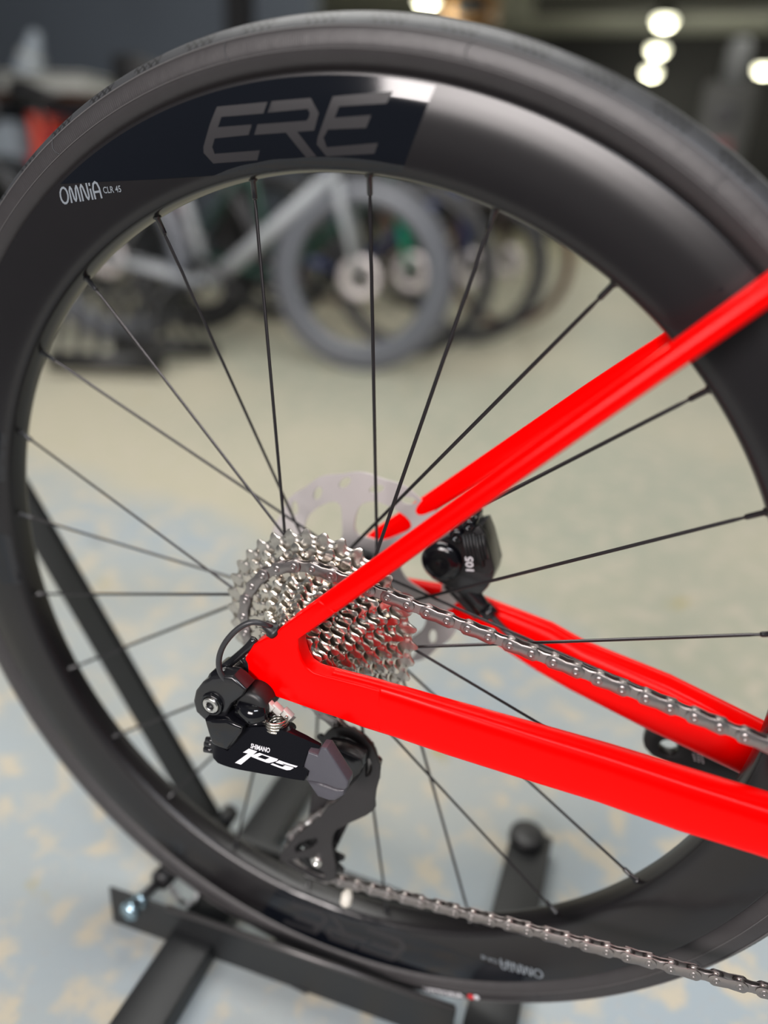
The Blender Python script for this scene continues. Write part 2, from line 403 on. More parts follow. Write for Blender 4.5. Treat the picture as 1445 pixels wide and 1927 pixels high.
def rim_skin(name, poly, m, lift, rot=0.0, label=None):
    poly = dens(poly); bm = bmesh.new(); plate(bm, poly, [], lambda x, z: drape(x, z, lift, rot), None, grid_in(poly))
    for f in bm.faces:
        if f.normal.y > 0: f.normal_flip()
    o = obj(name, bm, m, rim, autos=None)
    if label: o['label'] = label
    return o
def pol(R, d): return (R * math.cos(math.radians(d)), R * math.sin(math.radians(d)))
def pxrel(l, Y=-13.6): return [((at(x, y, Y)).x, (at(x, y, Y)).z - AX.z) for x, y in l]
panel = [pol(0.3152, 125.8 - i * 44.8 / 40) for i in range(41)] + [pol(0.279, 82.7), pol(0.2728, 83.2)] + [pol(0.2728, 83.2 + i * 1.7) for i in range(1, 10)] + pxrel([(428, 328), (300, 337)])
E1 = [(398, 727), (742, 695), (714, 773), (430, 797), (405, 866), (634, 848), (610, 918), (381, 942), (362, 1000), (376, 1046), (680, 1022), (657, 1088), (362, 1111), (303, 1040), (303, 1000), (350, 850)]
R1 = [(770, 690), (1035, 668), (1090, 770), (1055, 888), (940, 897), (1060, 1062), (988, 1068), (863, 902), (648, 918), (672, 847), (1005, 822), (1022, 800), (1028, 770), (1015, 742), (742, 768)]
E2 = [(628, 182), (740, 172), (729, 195), (640, 201), (631, 222), (700, 217), (690, 241), (618, 244), (609, 259), (614, 277), (711.5, 269), (703.5, 289), (612, 294), (595.5, 271.5), (598, 259)]
cvt = lambda l: [(300 + x / 3.6125, y / 3.6125) for x, y in l]
# maker's lettering as strokes: O M N i A
def strokes(pl, w):
    bm = bmesh.new()
    return bm
OMN = [[(0.0 + 0.42 * math.cos(t) + 0.45, 0.5 + 0.5 * math.sin(t)) for t in [i * 2 * PI / 14 for i in range(15)]],
       [(1.12, 0.0), (1.12, 0.75), (1.22, 0.97), (1.36, 0.8), (1.48, 0.2), (1.6, 0.05), (1.7, 0.2), (1.8, 0.8), (1.92, 0.97), (2.02, 0.8), (2.06, 0.0)],
       [(2.34, 0.0), (2.34, 0.8), (2.46, 0.98), (2.6, 0.8), (2.78, 0.2), (2.92, 0.03), (3.04, 0.2), (3.04, 1.0)],
       [(3.34, 0.0), (3.34, 0.62)], [(3.34, 0.86), (3.34, 0.98)],
       [(3.62, 0.0), (3.62, 0.6), (3.74, 0.9), (3.94, 1.0), (4.14, 0.9), (4.26, 0.6), (4.26, 0.0)], [(3.62, 0.4), (4.26, 0.4)]]
def omnia(rot):
    O = at(119, 384, -13.6) - AX; X = at(195, 372, -13.6) - AX; ex = Vector((X.x - O.x, X.z - O.z)) / 4.36; ey = Vector((-ex.y, ex.x)) * 1.22
    bm = bmesh.new()
    for s in OMN:
        P = [Vector((O.x, O.z)) + ex * x + ey * y for x, y in s]; w = ex.length * 0.085
        for i in range(len(P) - 1):
            t = (P[i + 1] - P[i]).normalized(); n = Vector((-t.y, t.x)) * w; e = t * w * 0.5
            q = [P[i] - e + n, P[i] - e - n, P[i + 1] + e - n, P[i + 1] + e + n]
            f = bm.faces.new([bm.verts.new(drape(v.x, v.y, 0.00035, rot)) for v in q])
            if f.normal.y > 0: f.normal_flip()
    o = obj('lettering', bm, SILVERINK, rim, autos=None); o['label'] = 'small silver maker lettering on the black rim'
    O2 = at(197, 364, -13.6) - AX; X2 = at(232, 361, -13.6) - AX; ex2 = Vector((X2.x - O2.x, X2.z - O2.z)); ey2 = Vector((-ex2.y, ex2.x))
    put_text('lettering', 'CLR 45', 1.0, lambda x, y: drape(O2.x + ex2.x * x * 0.31 + ey2.x * y * 0.36, O2.z + ex2.y * x * 0.31 + ey2.y * y * 0.36, 0.00035, rot), SILVERINK, rim, bold=0.012, label='small silver model lettering on the black rim')
for rot in (0.0, PI):
    rim_skin('decal_panel', panel, GLOSS, 0.00012, rot, 'glossy black panel on the satin rim')
    for L_ in (cvt(E1), cvt(R1), E2):
        rim_skin('lettering', pxrel(L_), LETTER, 0.00025, rot, 'large dark grey letter on the glossy black panel')
    omnia(rot)
for a0, a1 in ((162.5, 171.0), (180.5, 189.5)):
    rim_skin('decal_panel', [pol(0.2745, a0), pol(0.2745, (a0 + a1) / 2), pol(0.2745, a1), pol(0.302, a1), pol(0.302, (a0 + a1) / 2), pol(0.302, a0)], GLOSS, 0.00012, 0, 'glossy black panel on the satin rim')
bm = bmesh.new(); plate(bm, [pol(0.3027 + 0.0009 * math.cos(t), 50.1 + 0.17 * math.sin(t)) for t in [i * PI / 6 for i in range(12)]], [], lambda x, z: drape(x, z, 0.0002), None)
o = obj('vent_hole', bm, GLOSS, rim, autos=None)
# tire side lettering near the floor
def sidetext(s, a_deg, size, m, r0=0.3245):
    def mp(x, y):
        a = math.radians(a_deg) + x / 0.33; R = 0.3345 - y
        return Vector((R * math.cos(a), -(0.0151 * math.sqrt(max(0.05, 1 - ((R - 0.3295) / 0.0155) ** 2)) + 0.0003), R * math.sin(a))) + AX
    return put_text('tire_lettering', s, size, mp, m, tire, bold=0.0003)
o = sidetext('VITTORIA', -72.5, 0.0075, WHITEP); o['label'] = 'small white lettering on the tire side'
bm = bmesh.new(); a = math.radians(-65.6); P = Vector((0.3315 * math.cos(a), -0.0154, 0.3315 * math.sin(a))) + AX
cyl(bm, P, P + Vector((0, -0.0004, 0)), 0.0026); obj('tire_mark', bm, REDP, tire)['label'] = 'small red mark beside the white tire lettering'
bm = bmesh.new(); a = math.radians(-64.8); P = Vector((0.3315 * math.cos(a), -0.0154, 0.3315 * math.sin(a))) + AX
cyl(bm, P, P + Vector((0, -0.0004, 0)), 0.0024); obj('tire_mark', bm, WHITEP, tire)['label'] = 'small white mark beside the red tire mark'
# spokes
PH = 207.54
for i in range(24):
    a = math.radians(PH - 15 * i); m4 = i % 4
    Y = -0.018 if i % 2 else 0.032; sg = 1 if m4 in (3, 2) else -1
    b = a + sg * math.radians(66); N0 = Vector((0.2715 * math.cos(a), 0, 0.2715 * math.sin(a))) + AX; H = Vector((0.022 * math.cos(b), Y, 0.022 * math.sin(b))) + AX
    d = (H - N0).normalized(); bm = bmesh.new(); L_ = (H - N0).length
    ts = [0.0, 0.03, 0.045, 0.06, 0.3, 0.9, 0.93, 1.0]; rr = [0.0009, 0.0009, 0.0009, 0.00115, 0.00115, 0.00115, 0.0009, 0.0009]
    a_, b_, _ = basis(d); rings = []
    for t, r in zip(ts, rr):
        p = N0 + d * (L_ * t); f = 0.42 if r > 0.001 else 1.0
        rings.append([bm.verts.new(p + a_ * r * math.cos(k * PI / 4) + b_ * r * f * math.sin(k * PI / 4)) for k in range(8)])
    for q in range(len(rings) - 1):
        for k in range(8): bm.faces.new((rings[q][k], rings[q][(k + 1) % 8], rings[q + 1][(k + 1) % 8], rings[q + 1][k]))
    sp = obj('spoke', bm, SPOKE, BIKE)
    bm = bmesh.new(); tube(bm, [N0 - d * 0.003, N0 + d * 0.0005, N0 + d * 0.001, N0 + d * 0.0095, N0 + d * 0.0105], [0.0026, 0.0026, 0.0017, 0.0016, 0.0011], 10); obj('nipple', bm, BLACKAL, sp)
# hub
bm = bmesh.new(); lathe(bm, [(-0.0665, 0.006), (-0.0665, 0.0105), (-0.060, 0.0105), (-0.060, 0.0165), (-0.0225, 0.0165), (-0.0215, 0.0245), (-0.0165, 0.0255), (-0.0150, 0.0245), (-0.013, 0.0165), (0.010, 0.0125), (0.026, 0.0165), (0.029, 0.0255), (0.034, 0.0265), (0.036, 0.0200), (0.048, 0.0180), (0.064, 0.0165), (0.064, 0.009), (0.068, 0.009), (0.068, 0.004)], 40); obj('hub', bm, BLACKAL, BIKE)
# cassette
CC = AX + Vector((0.0012, 0, 0.001))
TEETH = [34, 30, 27, 24, 21, 19, 17, 15, 14, 13, 12, 11]
def sprocket(T, Y, parent, big):
    pr = 0.0127 / 2 / math.sin(PI / T); rr = pr - 0.0041; tip = pr + 0.0002; ph = random.random() * 0.5
    fr = [(0.0, 0.0), (0.13, 0.0004), (0.22, 0.0016), (0.27, 0.0030), (0.33, (tip - rr) * 0.93), (0.42, tip - rr), (0.50, (tip - rr) * 0.96), (0.61, 0.0029), (0.71, 0.0013), (0.83, 0.0003)]
    n = len(fr) * T; ang = []; pro = []; shift = []
    for t in range(T):
        ramp = (t % 5 == 2) and T > 12
        for u, h in fr:
            ang.append(2 * PI * (t + u) / T + ph); pro.append(rr + (h * (0.8 if ramp else 1))); shift.append(math.cos(2 * PI * (u - 0.46)))
    ri = max(0.0175, rr - 0.0095) if big else max(0.0172, rr - 0.008)
    Lp = []
    def ring(fR, fY): Lp.append([(fR(i) * math.cos(ang[i]), Y + fY(i), fR(i) * math.sin(ang[i])) for i in range(n)])
    th = 0.0008
    ring(lambda i: ri, lambda i: th)
    ring(lambda i: pro[i] - 0.0003, lambda i: th * 0.9)
    ring(lambda i: pro[i], lambda i: th * 0.3)
    ring(lambda i: pro[i], lambda i: -th * (0.2 if pro[i] > pr else 0.6))
    ring(lambda i: pro[i] - 0.0007, lambda i: -th * (0.55 if pro[i] > pr else 1.0))
    ring(lambda i: min(pro[i] - 0.0012, rr + 0.0008), lambda i: -th - 0.00015)
    ring(lambda i: rr - 0.0012, lambda i: -th + 0.0011 * max(0, -shift[i]))
    ring(lambda i: rr - 0.0034, lambda i: -th + 0.0009 * max(0, -shift[i]))
    ring(lambda i: rr - 0.0046, lambda i: -th - 0.0001)
    ring(lambda i: ri, lambda i: -th)
    bm = bmesh.new(); R = [[bm.verts.new(Vector(p) + CC) for p in l] for l in Lp]
    for a in range(len(R)):
        A, B = R[a], R[(a + 1) % len(R)]
        for i in range(n): bm.faces.new((A[i], A[(i + 1) % n], B[(i + 1) % n], B[i]))
    if big:  # arms to the carrier
        for k in range(6):
            a = k * PI / 3 + 0.3 + ph; d = Vector((math.cos(a), 0, math.sin(a))); e = Vector((math.cos(a + 0.35), 0, math.sin(a + 0.35)))
            tube(bm, [CC + Vector((0, Y + 0.0003, 0)) + d * (ri + 0.002), CC + Vector((0, Y + 0.0008, 0)) + e * 0.0168], 0.0042, 6, flat=0.16)
    # rivets / stamped dimples on the face
    for k in range(max(3, T // 4)):
        a = ph + 2 * PI * (k * 4 + 0.02) / T; rr2 = rr - 0.0022
        p = Vector((rr2 * math.cos(a), Y - th - 0.0002, rr2 * math.sin(a))) + CC
        cyl(bm, p + Vector((0, 0.0006, 0)), p - Vector((0, 0.0004, 0)), 0.0011, 0.0008, 8)
    bmesh.ops.recalc_face_normals(bm, faces=bm.faces[:])
    return obj('sprocket', bm, NICKELD if T in (34,) else NICKEL, parent, autos=28)
bm = bmesh.new(); lathe(bm, [(-0.0655, 0.0165), (-0.0655, 0.0175), (-0.0225, 0.0175), (-0.0225, 0.0160)], 48, c=CC); cas = obj('cassette', bm, STEEL, BIKE)
for k, T in enumerate(TEETH): sprocket(T, -0.024 - 0.00365 * k, cas, T >= 19)
bm = bmesh.new(); lathe(bm, [(-0.0655, 0.0165), (-0.0675, 0.0165), (-0.0675, 0.0125), (-0.0655, 0.0118)], 36, c=CC); obj('lockring', bm, BLACKAL, cas)
# chain: path in XZ, Y along it
RC24 = 0.04865
G = Vector((0.0296, 0.2745)); T_ = Vector((0.0102, 0.1765)); RG = 0.0225; RT = 0.0212
cc = Vector((CC.x, CC.z))
path = []   # (x, z, Y)
s0 = Vector((0.0391, 0.4095)); d0 = Vector((0.9925, -0.1227)).normalized()
a_top = math.atan2(d0.x, -d0.y) ; a_top = math.atan2(0.9925, 0.1227)
P_top = cc + Vector((math.cos(a_top), math.sin(a_top))) * RC24
L0 = 0.27
for i in range(60):
    t = 1 - i / 60; p = P_top + d0 * (L0 * t); path.append((p.x, p.y, -0.035 - 0.0070 * t * L0 / 0.235))
def cross(c1, r1, c2, r2, s):
    """inner tangent from circle 1 to circle 2; s=+1: leaves circle 1 turning counter-clockwise"""
    d = c2 - c1; D = d.length; th = math.acos(min(1, (r1 + r2) / D)); b = math.atan2(d.y, d.x)
    a1 = b - s * th; a2 = a1 + PI; return a1, a2
a1, a2 = cross(cc, RC24, G, RG, 1)
def arc(c, r, a, b, Y, n=50):
    for i in range(n + 1):
        t = a + (b - a) * i / n; path.append((c.x + r * math.cos(t), c.y + r * math.sin(t), Y))
e = a1
while e < a_top: e += 2 * PI
arc(cc, RC24, a_top, e, -0.035)
b1, b2 = cross(G, RG, T_, RT, -1)
s = a2
while b1 > s: b1 -= 2 * PI
while s - b1 > 2 * PI: b1 += 2 * PI
arc(G, RG, s, b1, -0.035)
dl = Vector((0.9806, 0.196)); a_end = math.atan2(-0.9806, 0.196)
s = b2
while a_end < s: a_end += 2 * PI
while a_end - s > 2 * PI: a_end -= 2 * PI
arc(T_, RT, s, a_end, -0.035)
pe = Vector((path[-1][0], path[-1][1]))
for i in range(1, 80):
    t = i / 80; p = pe + dl * (0.33 * t); path.append((p.x, p.y, -0.035 - 0.0078 * t * 0.33 / 0.29))
path = [Vector(p) for p in path]
pins = []
# phase: a pin is seen at pixel (1214.3,1318.5) on the near face
tgt = at(1214.3, 1318.5, -44.0); start = None
cur = path[0]; best = 1e9
off = ((Vector((path[0].x, path[0].y)) - Vector((tgt.x, tgt.z))).length) % 0.0127
# walk
seg = 0; pos = path[0].copy()
def advance(pos, seg, dist):
    while seg < len(path) - 1:
        nxt = path[seg + 1]
        if (nxt - pos0).length >= dist:
            lo, hi = 0.0, 1.0
            for _ in range(25):
                m = (lo + hi) / 2
                if (pos.lerp(nxt, m) - pos0).length < dist: lo = m
                else: hi = m
            return pos.lerp(nxt, hi), seg
        pos = nxt; seg += 1
    return None, seg
pos0 = path[0]; p, seg = advance(path[0], 0, off); pins.append(p)
while True:
    pos0 = pins[-1]; p, seg = advance(pins[-1], seg, 0.0127)
    if p is None: break
    pins.append(p)
pins = [Vector((p.x, p.z, p.y)) for p in pins]   # to world
def outl(hw, wst, n=9):
    """figure-eight half outline of a link plate, 12.7 long between centres"""
    o = []
    for i in range(n): t = PI / 2 + 0.35 + (PI - 0.7) * i / (n - 1); o.append((hw * math.cos(t), hw * math.sin(t)))
    o += [(0.0035, -wst * 1.12), (0.00635, -wst), (0.0092, -wst * 1.12)]
    for i in range(n): t = -PI / 2 + 0.35 + (PI - 0.7) * i / (n - 1); o.append((0.0127 + hw * math.cos(t), hw * math.sin(t)))
    o += [(0.0092, wst * 1.12), (0.00635, wst), (0.0035, wst * 1.12)]
    return o
def link_mesh(outer):
    bm = bmesh.new(); P = outl(0.0045 if outer else 0.0042, 0.0034 if outer else 0.0031)
    for s in (-1, 1):
        y0, y1 = (0.00175, 0.0026) if outer else (0.00085, 0.00165)
        a = [bm.verts.new((x, s * y0, z)) for x, z in P]; b = [bm.verts.new((x, s * (y1 - 0.0002), z)) for x, z in P]
        c = [bm.verts.new((0.00635 + (x - 0.00635) * 0.95, s * y1, z * 0.90)) for x, z in P]; n = len(P)
        for A, B in ((a, b), (b, c)):
            for i in range(n): bm.faces.new((A[i], A[(i + 1) % n], B[(i + 1) % n], B[i]))
        bm.faces.new(a); bm.faces.new(c)
        for cx in (0, 0.0127):
            if outer:
                r = 0.00185
                prof = [(y1, r + 0.0005), (y1 + 0.00015, r + 0.0003), (y1 + 0.0003, r), (y1 + 0.00035, r * 0.8), (y1 + 0.00025, r * 0.62), (y1 + 0.00005, r * 0.5)]
            else: prof = [(y1, 0.0026), (y1 + 0.0001, 0.0024)]
            rg = [[bm.verts.new((cx + q * math.cos(k * PI / 6), s * y, q * math.sin(k * PI / 6))) for k in range(12)] for y, q in prof]
            for A, B in zip(rg[:-1], rg[1:]):
                for k in range(12): bm.faces.new((A[k], A[(k + 1) % 12], B[(k + 1) % 12], B[k]))
            bm.faces.new(rg[-1])
    bmesh.ops.recalc_face_normals(bm, faces=bm.faces[:])
    for f in bm.faces: f.smooth = True
    for e in bm.edges:
        if len(e.link_faces) == 2 and e.calc_face_angle(0) > math.radians(32): e.smooth = False
    me = bpy.data.meshes.new('link'); bm.to_mesh(me); bm.free(); me.materials.append(CHAINM); return me
LM = (link_mesh(True), link_mesh(False))
bm = bmesh.new()
for p in pins: tube(bm, [p - Vector((0, 0.0011, 0)), p + Vector((0, 0.0011, 0))], 0.0038, 12, up=Vector((0, 0, 1)))
chain = obj('chain', bm, CHAINR, BIKE)
for i in range(len(pins) - 1):
    d = pins[i + 1] - pins[i]; ex = d.normalized(); ez = Vector((ex.z, 0, -ex.x)).cross(ex); ez = ex.cross(Vector((0, 1, 0))).normalized(); ey = ez.cross(ex)
    R = Matrix((ex, ey, ez)).transposed().to_4x4(); R.translation = pins[i] - AX
    o = bpy.data.objects.new('outer_link' if i % 2 == 0 else 'inner_link', LM[i % 2]); COL.objects.link(o); o.parent = chain; o.matrix_basis = R
# ------------------------------------------------------------ red frame
drop_px = [(560, 1204), (561, 1222), (568, 1243), (576, 1256), (590, 1266), (606, 1271), (676, 1289), (715, 1300), (715, 1377), (690, 1369), (601.6, 1340.6), (511, 1309), (490, 1301), (478, 1294), (469, 1283), (462, 1267), (458, 1250.5), (462, 1236), (476.6, 1213.5), (498.4, 1201.5), (514, 1195), (528, 1182), (562, 1157), (600, 1130), (630, 1153)]
frame = pxplate('frame', drop_px, -77, -66, RED, BIKE, bev=0.0032, seg=4)
frame['label'] = 'glossy red carbon rear triangle'
bm = bmesh.new()
def seat_pair(x, w): # pixels across the near seat stay, straight band
    y = 1178 - 0.724 * (x - 525); return (x, y), (x + 0.586 * w, y + 0.81 * w)
loft_stay(bm, [(*seat_pair(x, w), Y, hy) for x, w, Y, hy in ((560, 43, -71.5, 5.6), (600, 43, -71.5, 5.6), (660, 43.5, -71, 5.8), (720, 44, -68, 6), (820, 44.5, -63, 6.4), (960, 45.5, -57, 7), (1100, 48, -50, 7.5), (1272, 52, -44, 8), (1445, 56, -39, 8), (1560, 60, -34, 8))], ex=2.3)
obj('seat_stay', bm, RED, frame)
bm = bmesh.new()
loft_stay(bm, [((630, 1257), (608, 1339), -71.5, 5.3), ((700, 1274), (684, 1368), -71.5, 5.6), ((760, 1290), (742, 1386), -70.8, 6.0), ((860, 1318), (845, 1421), -67, 7), ((1005, 1358), (985, 1465), -61, 8.5), ((1151.5, 1399), (1125, 1508), -56, 9.5), ((1300, 1444), (1272, 1560), -52, 10.5), ((1445, 1488), (1415, 1604), -48, 11), ((1600, 1536), (1565, 1655), -45, 11)], ex=3.6)
obj('chain_stay', bm, RED, frame)
bm = bmesh.new()
loft_stay(bm, [((640, 1050), (655, 1085), 70, 4), ((712, 990), (735, 1022), 68, 4.5), ((790.7, 937.5), (812, 966), 62, 5), ((900, 862), (925, 897), 54, 5.5), ((1100, 724), (1130, 765), 42, 6), ((1256.4, 620), (1290, 662), 34, 6.5), ((1420, 515), (1455, 560), 30, 6.5)], ex=2.4)
obj('seat_stay', bm, RED, frame)
bm = bmesh.new()
loft_stay(bm, [((690, 1062), (690, 1120), 70, 4), ((770, 1088), (752, 1120), 69, 5), ((835, 1098), (818, 1148), 67, 7), ((909, 1120), (870, 1170), 64, 8), ((1040, 1170), (1010, 1262), 58, 9.5), ((1103, 1205), (1070, 1296), 55, 10.5), ((1265, 1269.6), (1225, 1375), 49, 11.5), ((1445, 1358.6), (1402, 1459), 44, 12), ((1560, 1415), (1520, 1520), 42, 12)], ex=3.0)
obj('chain_stay', bm, RED, frame)
bm = bmesh.new()   # left drop-out, partly seen through the rotor
cyl(bm, AX + Vector((0, 0.066, 0)), AX + Vector((0, 0.074, 0)), 0.017, n=32)
obj('drop_out', bm, RED, frame)
# ------------------------------------------------------------ rear brake
RCn = AX + Vector((0.0, 0.059, 0.0))
def wav(R, A, n, ph, cnt): return [((R + A * math.cos(n * (2 * PI * i / cnt) + ph)) * math.cos(2 * PI * i / cnt), (R + A * math.cos(n * (2 * PI * i / cnt) + ph)) * math.sin(2 * PI * i / cnt)) for i in range(cnt)]
holes = []
for k in range(18):   # slots along the braking track
    a = 2 * PI * k / 18 + 0.1; R0 = 0.0722 if k % 2 else 0.0698
    c = Vector((R0 * math.cos(a), R0 * math.sin(a))); t = Vector((-math.sin(a + 0.55), math.cos(a + 0.55))); n_ = Vector((-t.y, t.x))
    holes.append([tuple(c + t * (0.0062 * math.cos(u)) + n_ * (0.0030 * math.sin(u))) for u in [i * PI / 6 for i in range(12)]])
for k in range(6):    # large round-cornered windows between the arms
    b = 2 * PI * k / 6 + 0.35; w = []
    for i in range(24):
        u = 2 * PI * i / 24; rr_ = 0.0455 + 0.0155 * math.copysign(abs(math.sin(u)) ** 0.6, math.sin(u)); aa = b + 0.40 * math.copysign(abs(math.cos(u)) ** 0.6, math.cos(u)) - (rr_ - 0.045) * 9
        w.append((rr_ * math.cos(aa), rr_ * math.sin(aa)))
    holes.append(w)
bm = bmesh.new(); plate(bm, wav(0.0795, 0.0008, 15, 0.3, 150), holes + [circ2(0, 0, 0.020, 36)], lambda x, z: RCn + Vector((x, -0.0009, z)), lambda x, z: RCn + Vector((x, 0.0009, z)))
rotor = obj('brake_rotor', bm, ROTOR, BIKE)
bm = bmesh.new(); lathe(bm, [(-0.003, 0.0215), (-0.0065, 0.0205), (-0.0065, 0.0125), (-0.003, 0.012)], 36, c=RCn); obj('lockring', bm, BLACKAL, rotor)
cal = pxplate('brake_caliper', [(812.7, 1023.9), (839, 1010.6), (850, 997), (868, 980), (883.6, 973), (892, 984), (892, 996), (905.7, 993), (916, 1018), (930, 1072.6), (926, 1092), (916, 1108), (903.5, 1121), (883.6, 1117), (872.5, 1119), (850, 1108), (832.7, 1101), (812, 1090), (804, 1079), (799.4, 1052)], 44, 70, BLACKAL, BIKE, bev=0.0025, seg=3)
bm = bmesh.new(); c = at(832, 1055, 44); lathe(bm, [(0.002, 0.0150), (-0.0022, 0.0146), (-0.0050, 0.0120), (-0.0060, 0.0060), (-0.0044, 0.0)], 32, c=c); obj('piston_housing', bm, BLACKGL, cal)
pxplate('fin_plate', [(872, 1004), (900, 990), (912, 1004), (929, 1070), (920, 1082), (894, 1076), (884, 1045)], 40, 44.5, BLACKPL, cal, bev=0.0006)
for k in range(7):
    bm = bmesh.new(); p0 = at(878 + k * 5.2, 1008 + k * 5, 39.2); p1 = at(896 + k * 5.2 - 2.0 * k, 1078 - k * 7 + 12, 39.2)
    p0 = at(872 + 6 * k, 1006 - 1.2 * k + (0 if k < 4 else 6), 39.2); p1 = p0 + (at(899, 1074, 39.2) - at(885, 1010, 39.2)) * (0.9 if k < 5 else 0.7)
    tube(bm, [p0, p1], 0.0015, 6, flat=2.0); obj('cooling_fin', bm, BLACKPL, cal)
P0 = at(892, 1078, 36.5); P1 = at(889, 1042, 36.5); ex = (P1 - P0) / 1.7; ey = Vector((0, 1, 0)).cross(ex).normalized() * ex.length * 1.0
if ey.x > 0: ey = -ey
put_text('lettering', '105', 1.0, lambda x, y: P0 + ex * x + ey * y * 0.9 + Vector((0, -0.0006, 0)), WHITEP, cal, bold=0.03, label='white numerals on the brake caliper')
for (x, y, r) in ((860, 1006, 0.0052), (884, 986, 0.0045)):
    c = at(x, y, 42); bm = bmesh.new(); lathe(bm, [(0.006, r), (-0.003, r), (-0.0045, r * 0.75), (-0.0045, r * 0.45), (-0.002, r * 0.42), (-0.002, 0)], 20, c=c); obj('bolt', bm, BLACKGL, cal)
bm = bmesh.new(); tube(bm, [at(868, 1098, 50), at(884, 1110, 50), at(900, 1130, 50), at(918, 1152, 51)], [0.0058, 0.0058, 0.0052, 0.0046], 14); obj('hose_fitting', bm, BLACKAL, cal)
bm = bmesh.new(); tube(bm, [at(912, 1145, 50.5), at(924, 1158, 51)], [0.0066, 0.0066], 6); obj('hose_nut', bm, BLACKAL, cal)
bm = bmesh.new(); tube(bm, [at(842, 1098, 52), at(872, 1128, 54), at(898, 1160, 55)], [0.004, 0.0045, 0.003], 10); obj('caliper_foot', bm, BLACKPL, cal)
bm = bmesh.new(); tube(bm, smooth_pts([at(918, 1152, 51), at(950, 1186, 50), at(985, 1210, 47), (at(1040, 1228, 44)), at(1120, 1262, 41), at(1230, 1308, 38), at(1350, 1362, 35), at(1480, 1420, 32)]), 0.0024, 10); obj('brake_hose', bm, CABLE, BIKE)
# far crank arm
crank = pxplate('crank_arm', [(1212, 1384), (1218, 1376), (1232, 1370), (1250, 1371), (1300, 1385), (1420, 1425), (1470, 1450), (1462, 1505), (1400, 1488), (1330, 1462), (1262, 1440), (1226, 1424), (1212, 1408), (1209, 1395)], 74, 84, BLACKPL, BIKE, holes=[inset_px(74, 1258, 1408, 0.0062)], bev=0.002)
bm = bmesh.new()
for k, (x0, y0, x1, y1) in enumerate([(1303, 1417, 1307, 1433), (1311, 1415, 1314, 1435), (1318, 1421, 1322, 1437)]):
    for j in range(4):
        f0 = j / 4 + 0.02; f1 = f0 + 0.15; A = at(x0 + (x1 - x0) * f0, y0 + (y1 - y0) * f0, 73.8); B = at(x0 + (x1 - x0) * f1, y0 + (y1 - y0) * f1, 73.8); e = at(x0 + 3, y0 + 0.5, 73.8) - at(x0, y0, 73.8)
        bm.faces.new([bm.verts.new(v) for v in (A, B, B + e, A + e)])
o = obj('lettering', bm, WHITEP, crank); o['label'] = 'three rows of tiny white print on the crank arm'
# ------------------------------------------------------------ rear derailleur
def D(u, v): return (340 + u / 3.4405, 1140 + v / 3.4405)
def DL(l): return [D(*p) for p in l]
der = pxplate('rear_derailleur', DL([(92, 555), (135, 500), (200, 462), (250, 455), (330, 462), (365, 492), (420, 545), (395, 590), (330, 640), (300, 700), (285, 740), (240, 790), (150, 742), (95, 690), (78, 620)]), -92, -80, BLACKAL, BIKE, bev=0.0022, seg=3, smooth_k=0)
der['label'] = 'glossy black electronic rear derailleur hanging below the red drop-out'
# hanger link with its window
hb = bmesh.new()
def arm(pl, r, Y=-76, fl_=0.8):
    tube(hb, smooth_pts([at(*D(*p), Y + dy) for *p, dy in pl], 4), r, 10, flat=fl_)
arm([(480, 215, 2), (430, 275, 0), (350, 345, -2), (270, 410, -5), (225, 470, -8), (215, 520, -10)], 0.0026)
arm([(400, 335, 0), (425, 370, 0), (428, 430, 0), (440, 480, 0)], 0.0022)
arm([(470, 540, -2), (410, 590, -4), (350, 650, -6), (300, 720, -8)], 0.0030)
obj('hanger_link', hb, BLACKAL, der)
c = at(*D(203, 636), -93)
bm = bmesh.new(); lathe(bm, [(0.002, 0.0076), (-0.0012, 0.0074), (-0.0016, 0.0068), (-0.0010, 0.0058)], 40, c=c); obj('pivot_collar', bm, BLACKGL, der)
bm = bmesh.new(); lathe(bm, [(0.002, 0.0054), (-0.0018, 0.0054), (-0.0024, 0.0048), (-0.0024, 0.0026), (-0.0012, 0.0024)], 40, c=c); bolt = obj('pivot_bolt', bm, ALU, der); bolt['label'] = 'silver hex socket bolt'
bm = bmesh.new(); lathe(bm, [(-0.0023, 0.0026), (-0.0008, 0.0022), (-0.0006, 0.0)], 6, c=c); obj('hex_socket', bm, BLACKPL, bolt)
# fixed body behind: ring and housing
bm = bmesh.new(); p = at(*D(255, 500), -88); tube(bm, [p + Vector((0, 0.016, 0)), p + Vector((0, 0.0, 0)), p - Vector((0, 0.002, 0))], [0.0085, 0.0085, 0.007], 24, up=Vector((0, 0, 1))); obj('pivot_ring', bm, BLACKGL, der)
# front knuckle
pxplate('knuckle', DL([(150, 742), (235, 745), (290, 742), (345, 765), (400, 790), (390, 830), (350, 890), (305, 942), (250, 925), (195, 895), (175, 830)]), -97, -80, BLACKGL, der, bev=0.002, seg=3)
